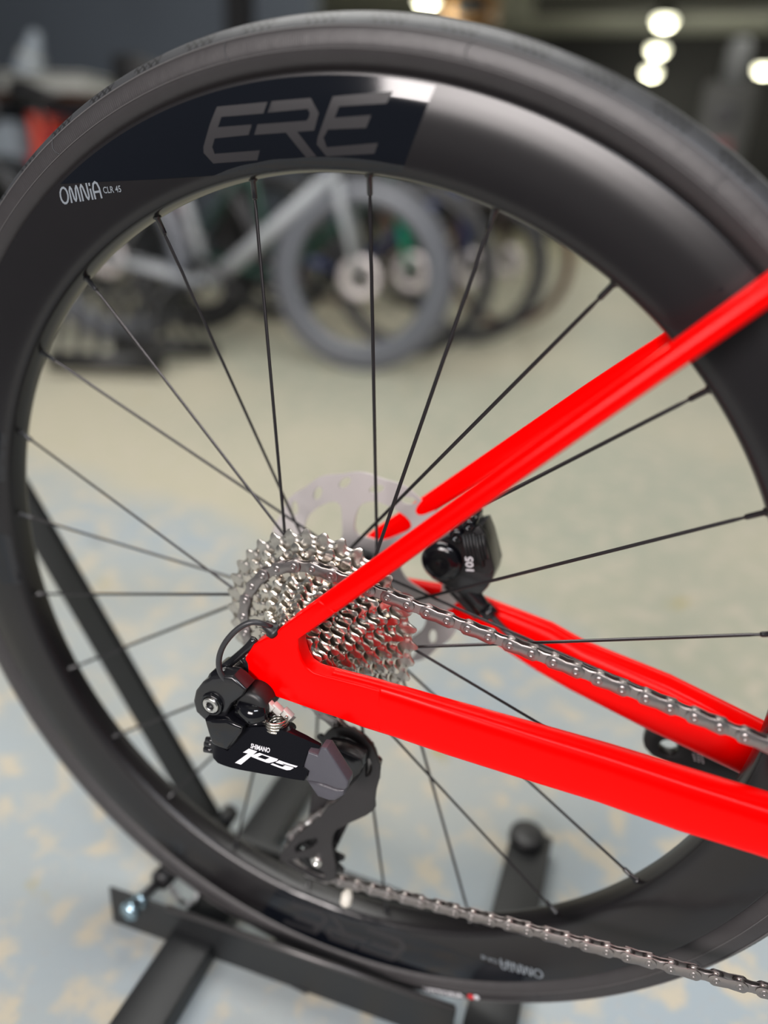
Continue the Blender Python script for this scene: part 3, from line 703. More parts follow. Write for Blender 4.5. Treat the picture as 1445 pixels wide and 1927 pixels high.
# outer link carrying the lettering: slightly crowned face
LK = DL([(188, 862), (200, 920), (210, 985), (240, 1018), (280, 1034), (460, 1075), (640, 1105), (800, 1132), (826, 1072), (790, 1046), (822, 948), (882, 972), (902, 905), (800, 862), (700, 820), (620, 795), (540, 783), (470, 786), (400, 790), (330, 900), (305, 942)])
lx0 = at(395, 1400, -95).x; lx1 = at(603, 1400, -95).x
lzc = at(500, 1415, -95).z
def linkY(x, z):
    s_ = (x - (lx0 + lx1) / 2) / ((lx1 - lx0) / 2); return -0.0955 + 0.0066 * abs(s_) ** 2.4 + 0.42 * (z - lzc)
def atl(x, y):  # point of the tilted link face seen at a pixel
    Y = -95.0
    for _ in range(12):
        p = at(x, y, Y); Y = 1000 * linkY(p.x, p.z)
    return at(x, y, Y)
lp = dens([(p.x, p.z) for p in [atl(x, y) for x, y in LK]], 0.0015)
bm = bmesh.new(); plate(bm, lp, [], lambda x, z: Vector((x, linkY(x, z), z)), lambda x, z: Vector((x, -0.0845, z)), grid_in(lp, 0.0015))
es = [e for e in bm.edges if len(e.link_faces) == 2 and e.calc_face_angle(0) > 0.9 and max(v.co.y for v in e.verts) < -0.0848]
bmesh.ops.bevel(bm, geom=es, offset=0.0005, segments=2, affect='EDGES', clamp_overlap=True)
link = obj('outer_link_arm', bm, BLACKGL, der, autos=40)
bm = bmesh.new()   # top flange behind the link
tube(bm, [at(*D(300, 745), -86), at(*D(420, 790), -86), at(*D(560, 800), -85), at(*D(700, 815), -80)], [0.003, 0.004, 0.004, 0.003], 10, flat=1.6); obj('inner_link_arm', bm, BLACKAL, der)
# motor unit and pivots
bm = bmesh.new(); a = at(*D(470, 640), -86); tube(bm, [a + Vector((0.0, 0.014, 0.002)), a, a - Vector((0, 0.003, 0.0)), a - Vector((0, 0.0035, 0))], [0.0105, 0.0105, 0.0095, 0.007], 28, up=Vector((0, 0, 1))); obj('motor_unit', bm, BLACKPL, der)
bm = bmesh.new(); tube(bm, [at(*D(385, 655), -88), at(*D(470, 690), -88), at(*D(560, 690), -86)], [0.006, 0.0075, 0.006], 16); tube(bm, [at(*D(360, 740), -86), at(*D(480, 765), -86), at(*D(560, 750), -84)], 0.004, 12); obj('motor_unit', bm, BLACKGL, der)
bm = bmesh.new(); A = at(*D(470, 575), -84); B = at(*D(720, 735), -70); tube(bm, [A, B], [0.0030, 0.0040], 4, flat=0.5); obj('bracket', bm, BARE, der)['label'] = 'bright bare metal bracket'
for q, (u, v, mm) in enumerate([(485, 590, GREENB), (500, 620, GREENB), (470, 610, BARE), (575, 640, BARE), (625, 665, BARE), (560, 700, BLACKAL), (690, 700, BARE)]):
    bm = bmesh.new(); c = at(*D(u, v), -86 + q); box(bm, c, (0.007, 0.004, 0.005), Matrix.Rotation(0.6, 3, 'Y'), 0.0005); obj('connector', bm, mm, der)
bm = bmesh.new(); pts = []; c0 = at(*D(618, 712), -84); c1 = at(*D(625, 800), -84); ax = (c1 - c0)
for i in range(73):
    t = i / 72; ang = 2 * PI * 5 * t; e1 = Vector((1, 0, 0.1)).normalized(); pts.append(c0 + ax * t + e1 * 0.0066 * math.cos(ang) + Vector((0, 1, 0)) * 0.0066 * math.sin(ang))
tube(bm, pts, 0.00085, 6); obj('spring', bm, NICKEL, der)['label'] = 'bright steel coil spring'
for (u, v) in ((665, 790), (700, 805)):
    bm = bmesh.new(); c = at(*D(u, v), -84); cyl(bm, c + Vector((0, 0.004, 0)), c - Vector((0, 0.004, 0)), 0.003, n=12); obj('pivot_pin', bm, BLACKAL, der)
for (u, v) in ((172, 880), (168, 915), (180, 855)):
    bm = bmesh.new(); c = at(*D(u, v), -90); cyl(bm, c + Vector((0.006, 0, 0)), c + Vector((-0.001, -0.001, -0.001)), 0.0024, 0.002, n=10); obj('adjuster_screw', bm, BLACKAL, der)
# numerals and maker name on the link
def dmap(u0, v0, u1, v1, Y=-95.3):
    O = atl(*D(u0, v0)); X = atl(*D(u1, v1)); ex = X - O; ex.y = 0; ey = Vector((0, 1, 0)).cross(ex) * -1
    if ey.z < 0: ey = -ey
    def f(x, y):
        p = O + ex * x + ey * y; p.y = linkY(p.x, p.z) - 0.00025; return p
    return f
f_ = dmap(452, 918, 575, 950)
put_text('lettering', 'SHIMANO', 1.0, lambda x, y: f_(x * 0.225 + 0.02 * y, y * 0.29), WHITEP, link, bold=0.028, label='small white maker lettering')
def numeral(l, holes=()):
    cv = lambda q: [(p.x, p.z) for p in [atl(440 + x / 8.028, 1380 + y / 8.028) for x, y in q]]
    bm = bmesh.new(); o2 = dens(cv(l), 0.0015); plate(bm, o2, [cv(h) for h in holes], lambda x, z: Vector((x, linkY(x, z) - 0.00025, z)), None)
    for f in bm.faces:
        if f.normal.y > 0: f.normal_flip()
    o = obj('lettering', bm, WHITEP, link, autos=None); o['label'] = 'large silver white numeral on the link'
numeral([(230, 226), (356, 268), (110, 470), (20, 440), (215, 300), (140, 285)])
numeral([(390, 290), (672, 385), (650, 415), (540, 445), (500, 440), (262, 348), (275, 325)], [[(430, 322), (545, 365), (478, 392), (362, 352)]])
numeral([(690, 402), (970, 492), (940, 512), (755, 456), (730, 460), (890, 508), (908, 520), (855, 550), (800, 553), (555, 464), (590, 447), (735, 503), (780, 480), (630, 436)])
# lower knuckle in grey resin
pk = pxplate('lower_knuckle', DL([(905, 920), (942, 925), (1000, 1015), (1080, 1140), (1078, 1180), (1060, 1195), (1000, 1185), (940, 1160), (880, 1145), (806, 1135), (826, 1072), (790, 1046), (822, 948), (882, 972)]), -93, -84, GREYPL, der, bev=0.003, seg=4)
pxplate('lower_knuckle', DL([(810, 1140), (900, 1150), (1000, 1188), (1062, 1196), (1050, 1240), (1000, 1272), (960, 1272), (880, 1245), (850, 1200)]), -84, -72, GREYPL, der, bev=0.003, seg=3)
pxplate('knuckle_body', DL([(935, 915), (1040, 930), (1110, 965), (1170, 1000), (1180, 1040), (1160, 1090), (1085, 1150), (1000, 1020)]), -58, -46, BLACKAL, der, bev=0.002)
# cage
cage = pxplate('cage_plate', DL([(920, 850), (950, 815), (990, 795), (1050, 792), (1110, 808), (1190, 860), (1240, 915), (1270, 985), (1290, 1060), (1280, 1130), (1262, 1200), (1255, 1260), (1258, 1310), (1235, 1335), (1200, 1360), (1100, 1405), (1010, 1452), (985, 1490), (975, 1540), (985, 1600), (1000, 1680), (1003, 1770), (960, 1790), (900, 1785), (790, 1735), (700, 1690), (640, 1650), (640, 1610), (690, 1555), (740, 1490), (780, 1470), (830, 1425), (900, 1368), (940, 1310), (985, 1285), (1030, 1250), (1085, 1180), (1140, 1120), (1180, 1060), (1185, 1010), (1150, 965), (1090, 935), (1030, 910), (965, 905), (930, 885)]), -44.5, -42, CAGE, der,
        holes=[DL([(1015, 868), (1035, 850), (1080, 858), (1130, 885), (1150, 915), (1145, 938), (1110, 915), (1060, 895)]), DL([(1200, 1000), (1222, 990), (1235, 1020), (1238, 1065), (1220, 1100), (1195, 1110), (1190, 1060)]),
               DL([(735, 1570), (770, 1535), (830, 1512), (880, 1505), (885, 1530), (850, 1565), (790, 1590), (745, 1600)]),
               DL([(690, 1655), (760, 1640), (830, 1625), (842, 1650), (860, 1690), (905, 1715), (930, 1740), (925, 1775), (860, 1750), (780, 1710)])], bev=0.0004)
for k, (u, v) in enumerate(((880, 1655),)):
    c = at(*D(u, v), -45); bm = bmesh.new(); lathe(bm, [(0.003, 0.0045), (-0.0012, 0.0045), (-0.0018, 0.0038), (-0.0018, 0.0020), (-0.0005, 0.0018), (-0.0005, 0)], 20, c=c); obj('pulley_bolt', bm, ALU, der)['label'] = 'silver bolt at the lower pulley'
bm = bmesh.new()
for (a, b) in ((G, T_),):
    pass
def cage_in():
    pl = []
    for i in range(19): t = math.radians(-20 + 200 * i / 18); pl.append((G.x + 0.021 * math.cos(t), G.y + 0.021 * math.sin(t)))
    for i in range(13): t = math.radians(170 + 200 * i / 12); pl.append((T_.x + 0.013 * math.cos(t), T_.y + 0.013 * math.sin(t)))
    return pl
bm = bmesh.new(); plate(bm, cage_in(), [], lambda x, z: Vector((x, -0.0285, z)), lambda x, z: Vector((x, -0.0265, z))); obj('inner_cage_plate', bm, CAGE, der)
for c2, T in ((G, 11), (T_, 11)):
    pr = 0.0127 / 2 / math.sin(PI / T); o2 = []
    for t in range(T):
        for u, h in ((0, -0.0042), (0.16, -0.0036), (0.26, -0.0015), (0.38, 0.0012), (0.5, 0.0017), (0.62, 0.0012), (0.74, -0.0015), (0.84, -0.0036)):
            a = 2 * PI * (t + u) / T; o2.append((c2.x + (pr + h) * math.cos(a), c2.y + (pr + h) * math.sin(a)))
    hs = [circ2(c2.x + 0.0105 * math.cos(k * PI / 3), c2.y + 0.0105 * math.sin(k * PI / 3), 0.0028, 10) for k in range(6)]
    bm = bmesh.new(); plate(bm, o2, hs, lambda x, z: Vector((x, -0.0362, z)), lambda x, z: Vector((x, -0.0338, z)))
    cyl(bm, Vector((c2.x, -0.0415, c2.y)), Vector((c2.x, -0.029, c2.y)), 0.006, n=18); obj('pulley_wheel', bm, BLACKPL, der)
for (u, v) in ((942, 1325), (822, 1408)):
    bm = bmesh.new(); c = at(*D(u, v), -38); cyl(bm, c + Vector((0, 0.008, 0)), c - Vector((0, 0.002, 0)), 0.002, n=10); obj('cage_pin', bm, STEEL, der)
# cream plastic tip hanging below the chain
c = at(653, 1688, -34); bm = bmesh.new(); tube(bm, [c + Vector((0, 0.004, 0.004)), c + Vector((0, 0, 0.002)), c + Vector((0, -0.002, -0.004)), c + Vector((0, -0.002, -0.0055))], [0.002, 0.0045, 0.0045, 0.003], 14); obj('chain_catcher', bm, CREAM, der)['label'] = 'small cream plastic nub under the chain'
# cable and grommet
bm = bmesh.new(); tube(bm, smooth_pts([at(514, 1181, -74), at(500, 1175, -80), at(473.7, 1171, -84), at(447.5, 1183.6, -87), at(424, 1209, -90), at(412.7, 1236, -91), at(413.5, 1262, -91), at(426, 1281, -90), at(450, 1296, -86)]), 0.00175, 12); obj('shift_cable', bm, CABLE, BIKE)
bm = bmesh.new(); A = at(518, 1189, -74); B = at(500, 1176, -77); d = (B - A).normalized(); tube(bm, [A, A + d * 0.0028, A + d * 0.003, A + d * 0.008, A + d * 0.0085], [0.0048, 0.0048, 0.0036, 0.0028, 0.0022], 20); obj('grommet', bm, BLACKPL, frame)['label'] = 'black rubber grommet where the cable leaves the frame'
# ------------------------------------------------------------ wheel stand
ST = empty('bicycle_stand', (0.0, 0.0, 0.0), 'black powder-coated steel floor stand cradling the bottom of the rear wheel', 'stand')
def quadbox(bm, A, B, z0, z1, th):
    A = Vector(A); B = Vector(B); d = (B - A).normalized(); n = Vector((-d.y, d.x, 0)) * th
    v = [bm.verts.new(p) for p in ((A.x, A.y, z0), (B.x, B.y, z0), (B.x + n.x, B.y + n.y, z0), (A.x + n.x, A.y + n.y, z0), (A.x, A.y, z1), (B.x, B.y, z1), (B.x + n.x, B.y + n.y, z1), (A.x + n.x, A.y + n.y, z1))]
    for f in ((0, 1, 5, 4), (1, 2, 6, 5), (2, 3, 7, 6), (3, 0, 4, 7), (4, 5, 6, 7), (3, 2, 1, 0)): bm.faces.new([v[i] for i in f])
def rail(name, A, B, z0, z1, th, flange, sgn):
    bm = bmesh.new(); quadbox(bm, A, B, z0, z1, th * sgn)
    if flange:
        A_ = Vector((A[0], A[1], 0)); B_ = Vector((B[0], B[1], 0)); quadbox(bm, A_, B_, z1 - 0.002, z1, flange * sgn)
    bmesh.ops.remove_doubles(bm, verts=bm.verts[:], dist=1e-6); bmesh.ops.recalc_face_normals(bm, faces=bm.faces[:])
    es = [e for e in bm.edges if len(e.link_faces) == 2 and e.calc_face_angle(0) > 1.0]
    bmesh.ops.bevel(bm, geom=es, offset=0.0009, segments=3, affect='EDGES')
    return obj(name, bm, STANDM, ST)
rail('near_rail', (-0.187, -0.042), (0.128, -0.020), 0.004, 0.049, 0.0025, 0, 1)
bm = bmesh.new(); tube(bm, [Vector((-0.128, -0.0372, 0.0485)), Vector((0.127, -0.0195, 0.0485))], 0.0026, 14, up=Vector((0, 0, 1))); obj('rail_lip', bm, mat('highlit_steel_lip', (0.10, 0.095, 0.095), 0.3, metal=0.6), ST)['label'] = 'rolled top lip of the near rail, highlight put into its paler colour'  # lip coloured paler than the rail to carry the lamp highlight
fa = fl(440, 1580, 0.03); fb = fl(680, 1666, 0.03); fd = (fb - fa).normalized()
rail('far_rail', (fa - fd * 0.06)[:2], (fb + fd * 0.10)[:2], 0.0015, 0.03, 0.0025, 0.010, 1)
def legtube(name, A, B, w, h):
    A = Vector(A); B = Vector(B); d = B - A; L_ = d.length; R = Matrix.Rotation(math.atan2(d.y, d.x), 3, 'Z'); bm = bmesh.new(); box(bm, (A + B) / 2, (L_, w, h), R, 0.002); return obj(name, bm, STANDM, ST)
legtube('cross_leg', (-0.112, 0.215, 0.013), (-0.094, -0.33, 0.013), 0.040, 0.024)
legtube('cross_leg', (0.150, 0.205, 0.013), (0.157, -0.12, 0.013), 0.042, 0.024)
c = Vector((0.146, 0.192, 0.029)); bm = bmesh.new(); lathe(bm, [(0, 0.0)], 3, c=c) if False else tube(bm, [c - Vector((0, 0, 0.004)), c + Vector((0, 0, 0.003)), c + Vector((0, 0, 0.005))], [0.019, 0.018, 0.014], 24); obj('foot_cap', bm, BLACKPL, ST)
legtube('cross_plate', (-0.02, -0.03, 0.006), (-0.015, 0.08, 0.006), 0.05, 0.004)
# leaning uprights (folded channel)
def upright(base, top, w, dpt, name):
    base = Vector(base); top = Vector(top); d = (top - base).normalized(); s = Vector((0, 1, 0)).cross(d).normalized(); yv = Vector((0, 1, 0))
    bm = bmesh.new()
    for (o0, o1, p0, p1) in ((-w / 2, w / 2, 0, 0.0025), (-w / 2, -w / 2 + 0.0025, 0, dpt), (w / 2 - 0.0025, w / 2, 0, dpt * 0.4)):
        v = [bm.verts.new(P + s * a + yv * b) for P in (base, top) for a, b in ((o0, p0), (o1, p0), (o1, p1), (o0, p1))]
        for f in ((0, 1, 2, 3), (7, 6, 5, 4), (0, 4, 5, 1), (1, 5, 6, 2), (2, 6, 7, 3), (3, 7, 4, 0)): bm.faces.new([v[i] for i in f])
    bmesh.ops.recalc_face_normals(bm, faces=bm.faces[:])
    bmesh.ops.bevel(bm, geom=[e for e in bm.edges if e.calc_length() > 0.1], offset=0.0007, segments=2, affect='EDGES')
    return obj(name, bm, STANDM, ST, autos=30)
def px_upright(a, b, Ya, Yb): return at(*a, Ya), at(*b, Yb)
B_, T2 = px_upright((415, 1590), (30, 930), 68, 88)
dd = (T2 - B_); upright(B_ - dd * 0.02, T2 + dd * 0.12, 0.036, 0.016, 'upright')
bm = bmesh.new(); c = at(425, 1540, 60); tube(bm, [c + Vector((0, -0.008, 0)), c + Vector((0, 0.010, 0))], 0.0085, 10, up=Vector((0, 0, 1))); obj('knob', bm, BLACKPL, ST)
# adjusters on the near rail
A = at(246, 1712, -52); B = Vector((A.x + 0.004, 0.012, 0.042)); d = (B - A).normalized()
bm = bmesh.new(); tube(bm, [A + d * 0.004, A + d * 0.062], 0.0042, 12); sc = obj('adjuster', bm, BLACKPL, ST)
bm = bmesh.new(); tube(bm, [A + d * 0.034, A + d * 0.036, A + d * 0.056, A + d * 0.058], [0.006, 0.0092, 0.0092, 0.006], 16); obj('adjuster_knob', bm, BLACKPL, sc)
for k in range(4):
    bm = bmesh.new(); q = A + d * (0.038 + 0.005 * k); tube(bm, [q, q + d * 0.0022], 0.0098, 16); obj('grip_rib', bm, BLACKPL, sc)
bm = bmesh.new(); tube(bm, [A - d * 0.004, A + d * 0.003], [0.0085, 0.0085], 6); obj('bolt_head', bm, BLUEZ, sc)['label'] = 'bluish zinc bolt head'
bm = bmesh.new(); tube(bm, [A + d * 0.009, A + d * 0.013], [0.0072, 0.0072], 6); obj('nut', bm, BLUEZ, sc)['label'] = 'bluish zinc nut'
bm = bmesh.new(); tube(bm, smooth_pts([at(318, 1665, -10), at(335, 1690, -12), at(352, 1700, -14), at(368, 1694, -8), at(372, 1670, 0)]), 0.0022, 8); obj('spring_clip', bm, STEEL, ST)
# ------------------------------------------------------------ workshop behind: bikes in a row
TIREB = mat('grey_black_tire', (0.035, 0.036, 0.04), 0.5); TIREBR = mat('tan_brown_tire', (0.12, 0.05, 0.025), 0.6); TIREG = mat('pale_grey_tire', (0.10, 0.105, 0.12), 0.45)
RIMB = mat('black_rim', (0.02, 0.02, 0.022), 0.3)
def bg_bike(x, y, rz, fcol, tcol, label, group, rimd=0.03, lean=0.0, rimm=None, fcol2=None):
    FM = mat('frame_paint', fcol, 0.3); F2 = mat('fork_paint', fcol2 or fcol, 0.3)
    e = empty('bicycle', (x, y, 0), label, 'bicycle', group); e.rotation_euler = (lean, 0, rz)
    # local coordinates: front hub over the origin, rear hub at -1.0 along X
    fh = Vector((0, 0, 0.34)); rh = Vector((-1.0, 0, 0.34)); bb = Vector((-0.59, 0, 0.27)); ht = Vector((-0.16, 0, 0.82)); hb_ = Vector((-0.105, 0, 0.66)); stt = Vector((-0.76, 0, 0.80))
    def part(name, bm, m, par=e): return obj(name, bm, m, par, local=True)
    for hc in (fh, rh):
        bm = bmesh.new(); ring = [(0.016 * math.cos(t), 0.322 + 0.018 * math.sin(t)) for t in [k * PI / 5 for k in range(10)]]; lathe(bm, ring, 56, c=hc, closed=True); w = part('tire', bm, tcol)
        bm = bmesh.new(); lathe(bm, [(-0.012, 0.308), (-0.012, 0.308 - rimd * 0.6), (0, 0.308 - rimd), (0.012, 0.308 - rimd * 0.6), (0.012, 0.308)], 56, c=hc, closed=True); part('rim', bm, rimm or RIMB)
        bm = bmesh.new(); lathe(bm, [(-0.045, 0.0), (-0.045, 0.018), (-0.02, 0.022), (0.02, 0.022), (0.045, 0.018), (0.045, 0)], 16, c=hc)
        part('hub', bm, BLACKAL)
        bm = bmesh.new(); lathe(bm, [(-0.034, 0.078), (-0.032, 0.078), (-0.032, 0.042), (-0.034, 0.042)], 36, c=hc, closed=True)
        for k in range(5):
            a = k * 2 * PI / 5; tube(bm, [hc + Vector((0.015 * math.cos(a), -0.033, 0.015 * math.sin(a))), hc + Vector((0.045 * math.cos(a + .4), -0.033, 0.045 * math.sin(a + .4)))], 0.004, 5)
        part('brake_rotor', bm, ROTOR)
        for k in range(20):
            a = k * PI / 10; b = a + (0.9 if k % 2 else -0.9); bm = bmesh.new()
            tube(bm, [hc + Vector((0.3 * math.cos(a), 0, 0.3 * math.sin(a))), hc + Vector((0.02 * math.cos(b), 0.03 * (1 if k % 4 < 2 else -1), 0.02 * math.sin(b)))], 0.0011, 4, cap=False); part('spoke', bm, SPOKE)
    for s in (-1, 1):
        bm = bmesh.new(); tube(bm, [hb_ + Vector((0.01, s * 0.03, -0.01)), hb_ + Vector((0.03, s * 0.05, -0.07)), fh + Vector((-0.005, s * 0.055, 0.01))], [0.02, 0.021, 0.011], 10); part('fork_blade', bm, F2)
        bm = bmesh.new(); tube(bm, [bb + Vector((-0.03, s * 0.03, 0)), rh + Vector((0, s * 0.065, 0))], [0.019, 0.012], 10); part('chain_stay', bm, FM)
        bm = bmesh.new(); tube(bm, [stt + Vector((0.02, s * 0.02, -0.13)), rh + Vector((0, s * 0.065, 0))], [0.011, 0.009], 8); part('seat_stay', bm, FM)
    bm = bmesh.new(); tube(bm, [hb_ - Vector((0.004, 0, -0.02)), ht], 0.026, 12); part('head_tube', bm, FM)
    bm = bmesh.new(); tube(bm, [hb_ + Vector((0, 0, 0.02)), bb], 0.029, 12); part('down_tube', bm, FM)
    bm = bmesh.new(); tube(bm, [ht - Vector((0, 0, 0.03)), stt - Vector((-0.01, 0, 0.05))], 0.02, 10); part('top_tube', bm, FM)
    bm = bmesh.new(); tube(bm, [bb, stt], 0.019, 10); part('seat_tube', bm, FM)
    bm = bmesh.new(); tube(bm, [stt, stt + Vector((-0.03, 0, 0.14))], 0.014, 8); part('seat_post', bm, BLACKAL)
    bm = bmesh.new(); tube(bm, [stt + Vector((-0.17, 0, 0.16)), stt + Vector((-0.08, 0, 0.155)), stt + Vector((0.02, 0, 0.15)), stt + Vector((0.1, 0, 0.145))], [0.05, 0.06, 0.03, 0.015], 10, flat=0.3, up=Vector((0, 1, 0))); part('saddle', bm, BLACKPL)
    bm = bmesh.new(); tube(bm, [ht, ht + Vector((0.03, 0, 0.06)), ht + Vector((0.10, 0, 0.07))], 0.016, 8)
    tube(bm, smooth_pts([ht + Vector((0.10, -0.2, 0.07)), ht + Vector((0.10, 0, 0.07)), ht + Vector((0.10, 0.2, 0.07))], 4), 0.014, 8, up=Vector((1, 0, 0)))
    for s in (-1, 1): tube(bm, smooth_pts([ht + Vector((0.10, s * 0.2, 0.07)), ht + Vector((0.18, s * 0.21, 0.06)), ht + Vector((0.19, s * 0.21, -0.02)), ht + Vector((0.10, s * 0.215, -0.06))], 4), 0.013, 8)
    part('handlebar', bm, BLACKPL)
    bm = bmesh.new(); lathe(bm, [(-0.045, 0.095), (-0.042, 0.098), (-0.039, 0.095), (-0.039, 0.07), (-0.045, 0.07)], 36, c=bb, closed=True); part('chainring', bm, BLACKAL)
    for s in (-1, 1):
        bm = bmesh.new(); tube(bm, [bb + Vector((0, s * 0.06, 0)), bb + Vector((s * 0.15, s * 0.068, -0.07))], [0.015, 0.011], 8); part('crank_arm', bm, BLACKAL)
        bm = bmesh.new(); box(bm, bb + Vector((s * 0.15, s * 0.11, -0.07)), (0.08, 0.07, 0.018), None, 0.004); part('pedal', bm, BLACKPL)
    return e
GR = 'bicycles parked in the row behind'
g1 = fl(672, 697); PALERIM = mat('pale_rim', (0.13, 0.14, 0.16), 0.35)
bg_bike(g1.x, g1.y, math.radians(9), (0.34, 0.36, 0.38), TIREG, 'silver-white bicycle nearest in the row behind, its pale front wheel largest in view', GR, 0.07, 0.0, PALERIM)
g2 = fl(765, 668)
bg_bike(g2.x, g2.y, math.radians(6), (0.01, 0.05, 0.035), TIREB, 'bicycle with bright green fork behind the silver-white one', GR, 0.03, 0.0, None, (0.0, 0.27, 0.16))
g3 = Vector((-0.70, 3.03, 0))
bg_bike(g3.x, g3.y, math.radians(4), (0.015, 0.03, 0.12), TIREB, 'dark blue bicycle with black wheels third in the row behind', GR, 0.04)
g4 = Vector((-0.66, 3.62, 0))
bg_bike(g4.x, g4.y, math.radians(-4), (0.05, 0.035, 0.03), TIREBR, 'dark bicycle with brown tires at the right-hand end of the row behind', GR, 0.02)
bg_bike(g1.x - 1.15, g1.y + 0.62, math.radians(7), (0.28, 0.03, 0.04), TIREB, 'dark red bicycle in the row behind, set back behind the pale grey one', GR, 0.03)
bg_bike(g1.x - 1.72, g1.y - 0.14, math.radians(10), (0.33, 0.35, 0.36), TIREB, 'pale grey bicycle at the left-hand end of the row behind', GR, 0.03)
bg_bike(-1.3, 3.98, math.radians(0), (0.03, 0.03, 0.035), TIREB, 'black bicycle standing farthest back in the row behind', GR, 0.04)
# low dark rack on the floor to the left
rk = empty('bicycle_rack', fl(190, 705), 'low black metal floor rack under the bicycles at left', 'rack')
p0 = fl(95, 705); p1 = fl(265, 705)
for s in (0.0, 0.32):
    bm = bmesh.new(); tube(bm, [Vector((p0.x, p0.y + s, 0.05)), Vector((p1.x + 0.1, p1.y + s, 0.05))], 0.03, 10); obj('rack_bar', bm, BLACKPL, rk)
for k in range(6):
    x = p0.x + 0.04 + k * (p1.x - p0.x) / 5; y = p0.y + (p1.y - p0.y) * k / 5; bm = bmesh.new(); tube(bm, smooth_pts([Vector((x, y, 0.03)), Vector((x, y + 0.05, 0.22)), Vector((x, y + 0.16, 0.28)), Vector((x, y + 0.27, 0.22)), Vector((x, y + 0.32, 0.03))], 4), 0.012, 8); obj('rack_hoop', bm, BLACKPL, rk)
# work bench on the left with things on and under it
bw = empty('workbench', (-3.6, 3.28, 0), 'dark workbench at the far left with a wooden top', 'bench')
WOOD = mat('brown_bench_wood', (0.06, 0.03, 0.02), 0.6, noise=0.4, nscale=8)
bm = bmesh.new(); box(bm, (-3.78, 3.3, 0.975), (2.0, 0.6, 0.04), None, 0.004); obj('bench_top', bm, WOOD, bw)
for x in (-4.7, -3.8, -2.84):
    for y in (3.06, 3.54):
        bm = bmesh.new(); box(bm, (x, y, 0.4775), (0.05, 0.05, 0.955)); obj('leg', bm, BLACKPL, bw)
bm = bmesh.new(); box(bm, (-3.78, 3.3, 0.585), (1.95, 0.56, 0.03)); obj('shelf', bm, BLACKPL, bw)
bm = bmesh.new(); box(bm, (-3.78, 3.585, 0.68), (1.95, 0.02, 0.5)); obj('back_panel', bm, BLACKPL, bw)
def crate(name, c, s, m, label, cat, lid=None):
    t = empty(name, (c[0], c[1], c[2]), label, cat); bm = bmesh.new(); box(bm, (c[0], c[1], c[2] + s[2] / 2), s, Matrix.Rotation(0.05, 3, 'Z'), 0.006); obj('body', bm, m, t)
    bm = bmesh.new(); box(bm, (c[0], c[1], c[2] + s[2] + 0.0076), (s[0] * 1.04, s[1] * 1.04, 0.015), Matrix.Rotation(0.05, 3, 'Z'), 0.003); obj('lid', bm, lid or m, t); return t
RB = mat('red_box', (0.62, 0.02, 0.04), 0.5); WB = mat('white_box', (0.55, 0.54, 0.54), 0.6); OB = mat('orange_red_box', (0.75, 0.10, 0.06), 0.5); WH = mat('off_white_plastic', (0.42, 0.43, 0.40), 0.5); GB = mat('blue_grey_plastic', (0.26, 0.30, 0.34), 0.5)
crate('storage_box', (-3.19, 3.14, 0.601), (0.15, 0.2, 0.07), RB, 'flat red box lying lowest on the shelf under the workbench', 'box', RB)
crate('storage_box', (-3.17, 3.14, 0.688), (0.12, 0.2, 0.19), OB, 'orange-red box stacked on the flat red box under the workbench', 'box')
crate('storage_box', (-3.00, 3.14, 0.601), (0.13, 0.2, 0.19), WB, 'white box beside the red boxes under the workbench', 'box', RB)
crate('storage_box', (-3.44, 3.14, 0.601), (0.20, 0.2, 0.24), GB, 'blue-grey box at the far left under the workbench', 'box')
t = empty('tool_tray', (-3.12, 3.16, 0.996), 'long off-white plastic tray lying on the workbench', 'tray')
bm = bmesh.new(); box(bm, (-3.12, 3.16, 1.035), (0.58, 0.26, 0.075), None, 0.015); obj('tray_body', bm, WH, t)
bm = bmesh.new(); box(bm, (-3.12, 3.16, 1.080), (0.61, 0.29, 0.012), None, 0.004); obj('tray_rim', bm, WH, t)
t = empty('paper_roll', (-3.30, 3.16, 1.087), 'pale blue-grey conical roll standing on the off-white tray', 'roll')
bm = bmesh.new(); tube(bm, [Vector((-3.30, 3.16, 1.089)), Vector((-3.30, 3.16, 1.092)), Vector((-3.30, 3.16, 1.11)), Vector((-3.29, 3.16, 1.14)), Vector((-3.25, 3.16, 1.24)), Vector((-3.23, 3.16, 1.29))], [0.085, 0.085, 0.082, 0.075, 0.04, 0.025], 20); obj('roll_body', bm, GB, t)
bm = bmesh.new(); tube(bm, [Vector((-3.28, 3.16, 1.165)), Vector((-3.272, 3.16, 1.185))], 0.068, 20); obj('roll_band', bm, WH, t)
# whitish sheet on the wall
t = empty('wall_sheet', (-2.42, 4.22, 2.0), 'pale narrow sheet hanging on the dark wall beside the black post', 'sheet')
bm = bmesh.new(); box(bm, (-2.40, 4.225, 2.25), (0.22, 0.015, 0.62), None, 0.003); obj('sheet_panel', bm, mat('grey_sheet', (0.22, 0.25, 0.29), 0.6), t)
bm = bmesh.new(); box(bm, (-2.40, 4.215, 2.57), (0.24, 0.02, 0.03), None, 0.003); obj('sheet_clip', bm, BLACKPL, t)
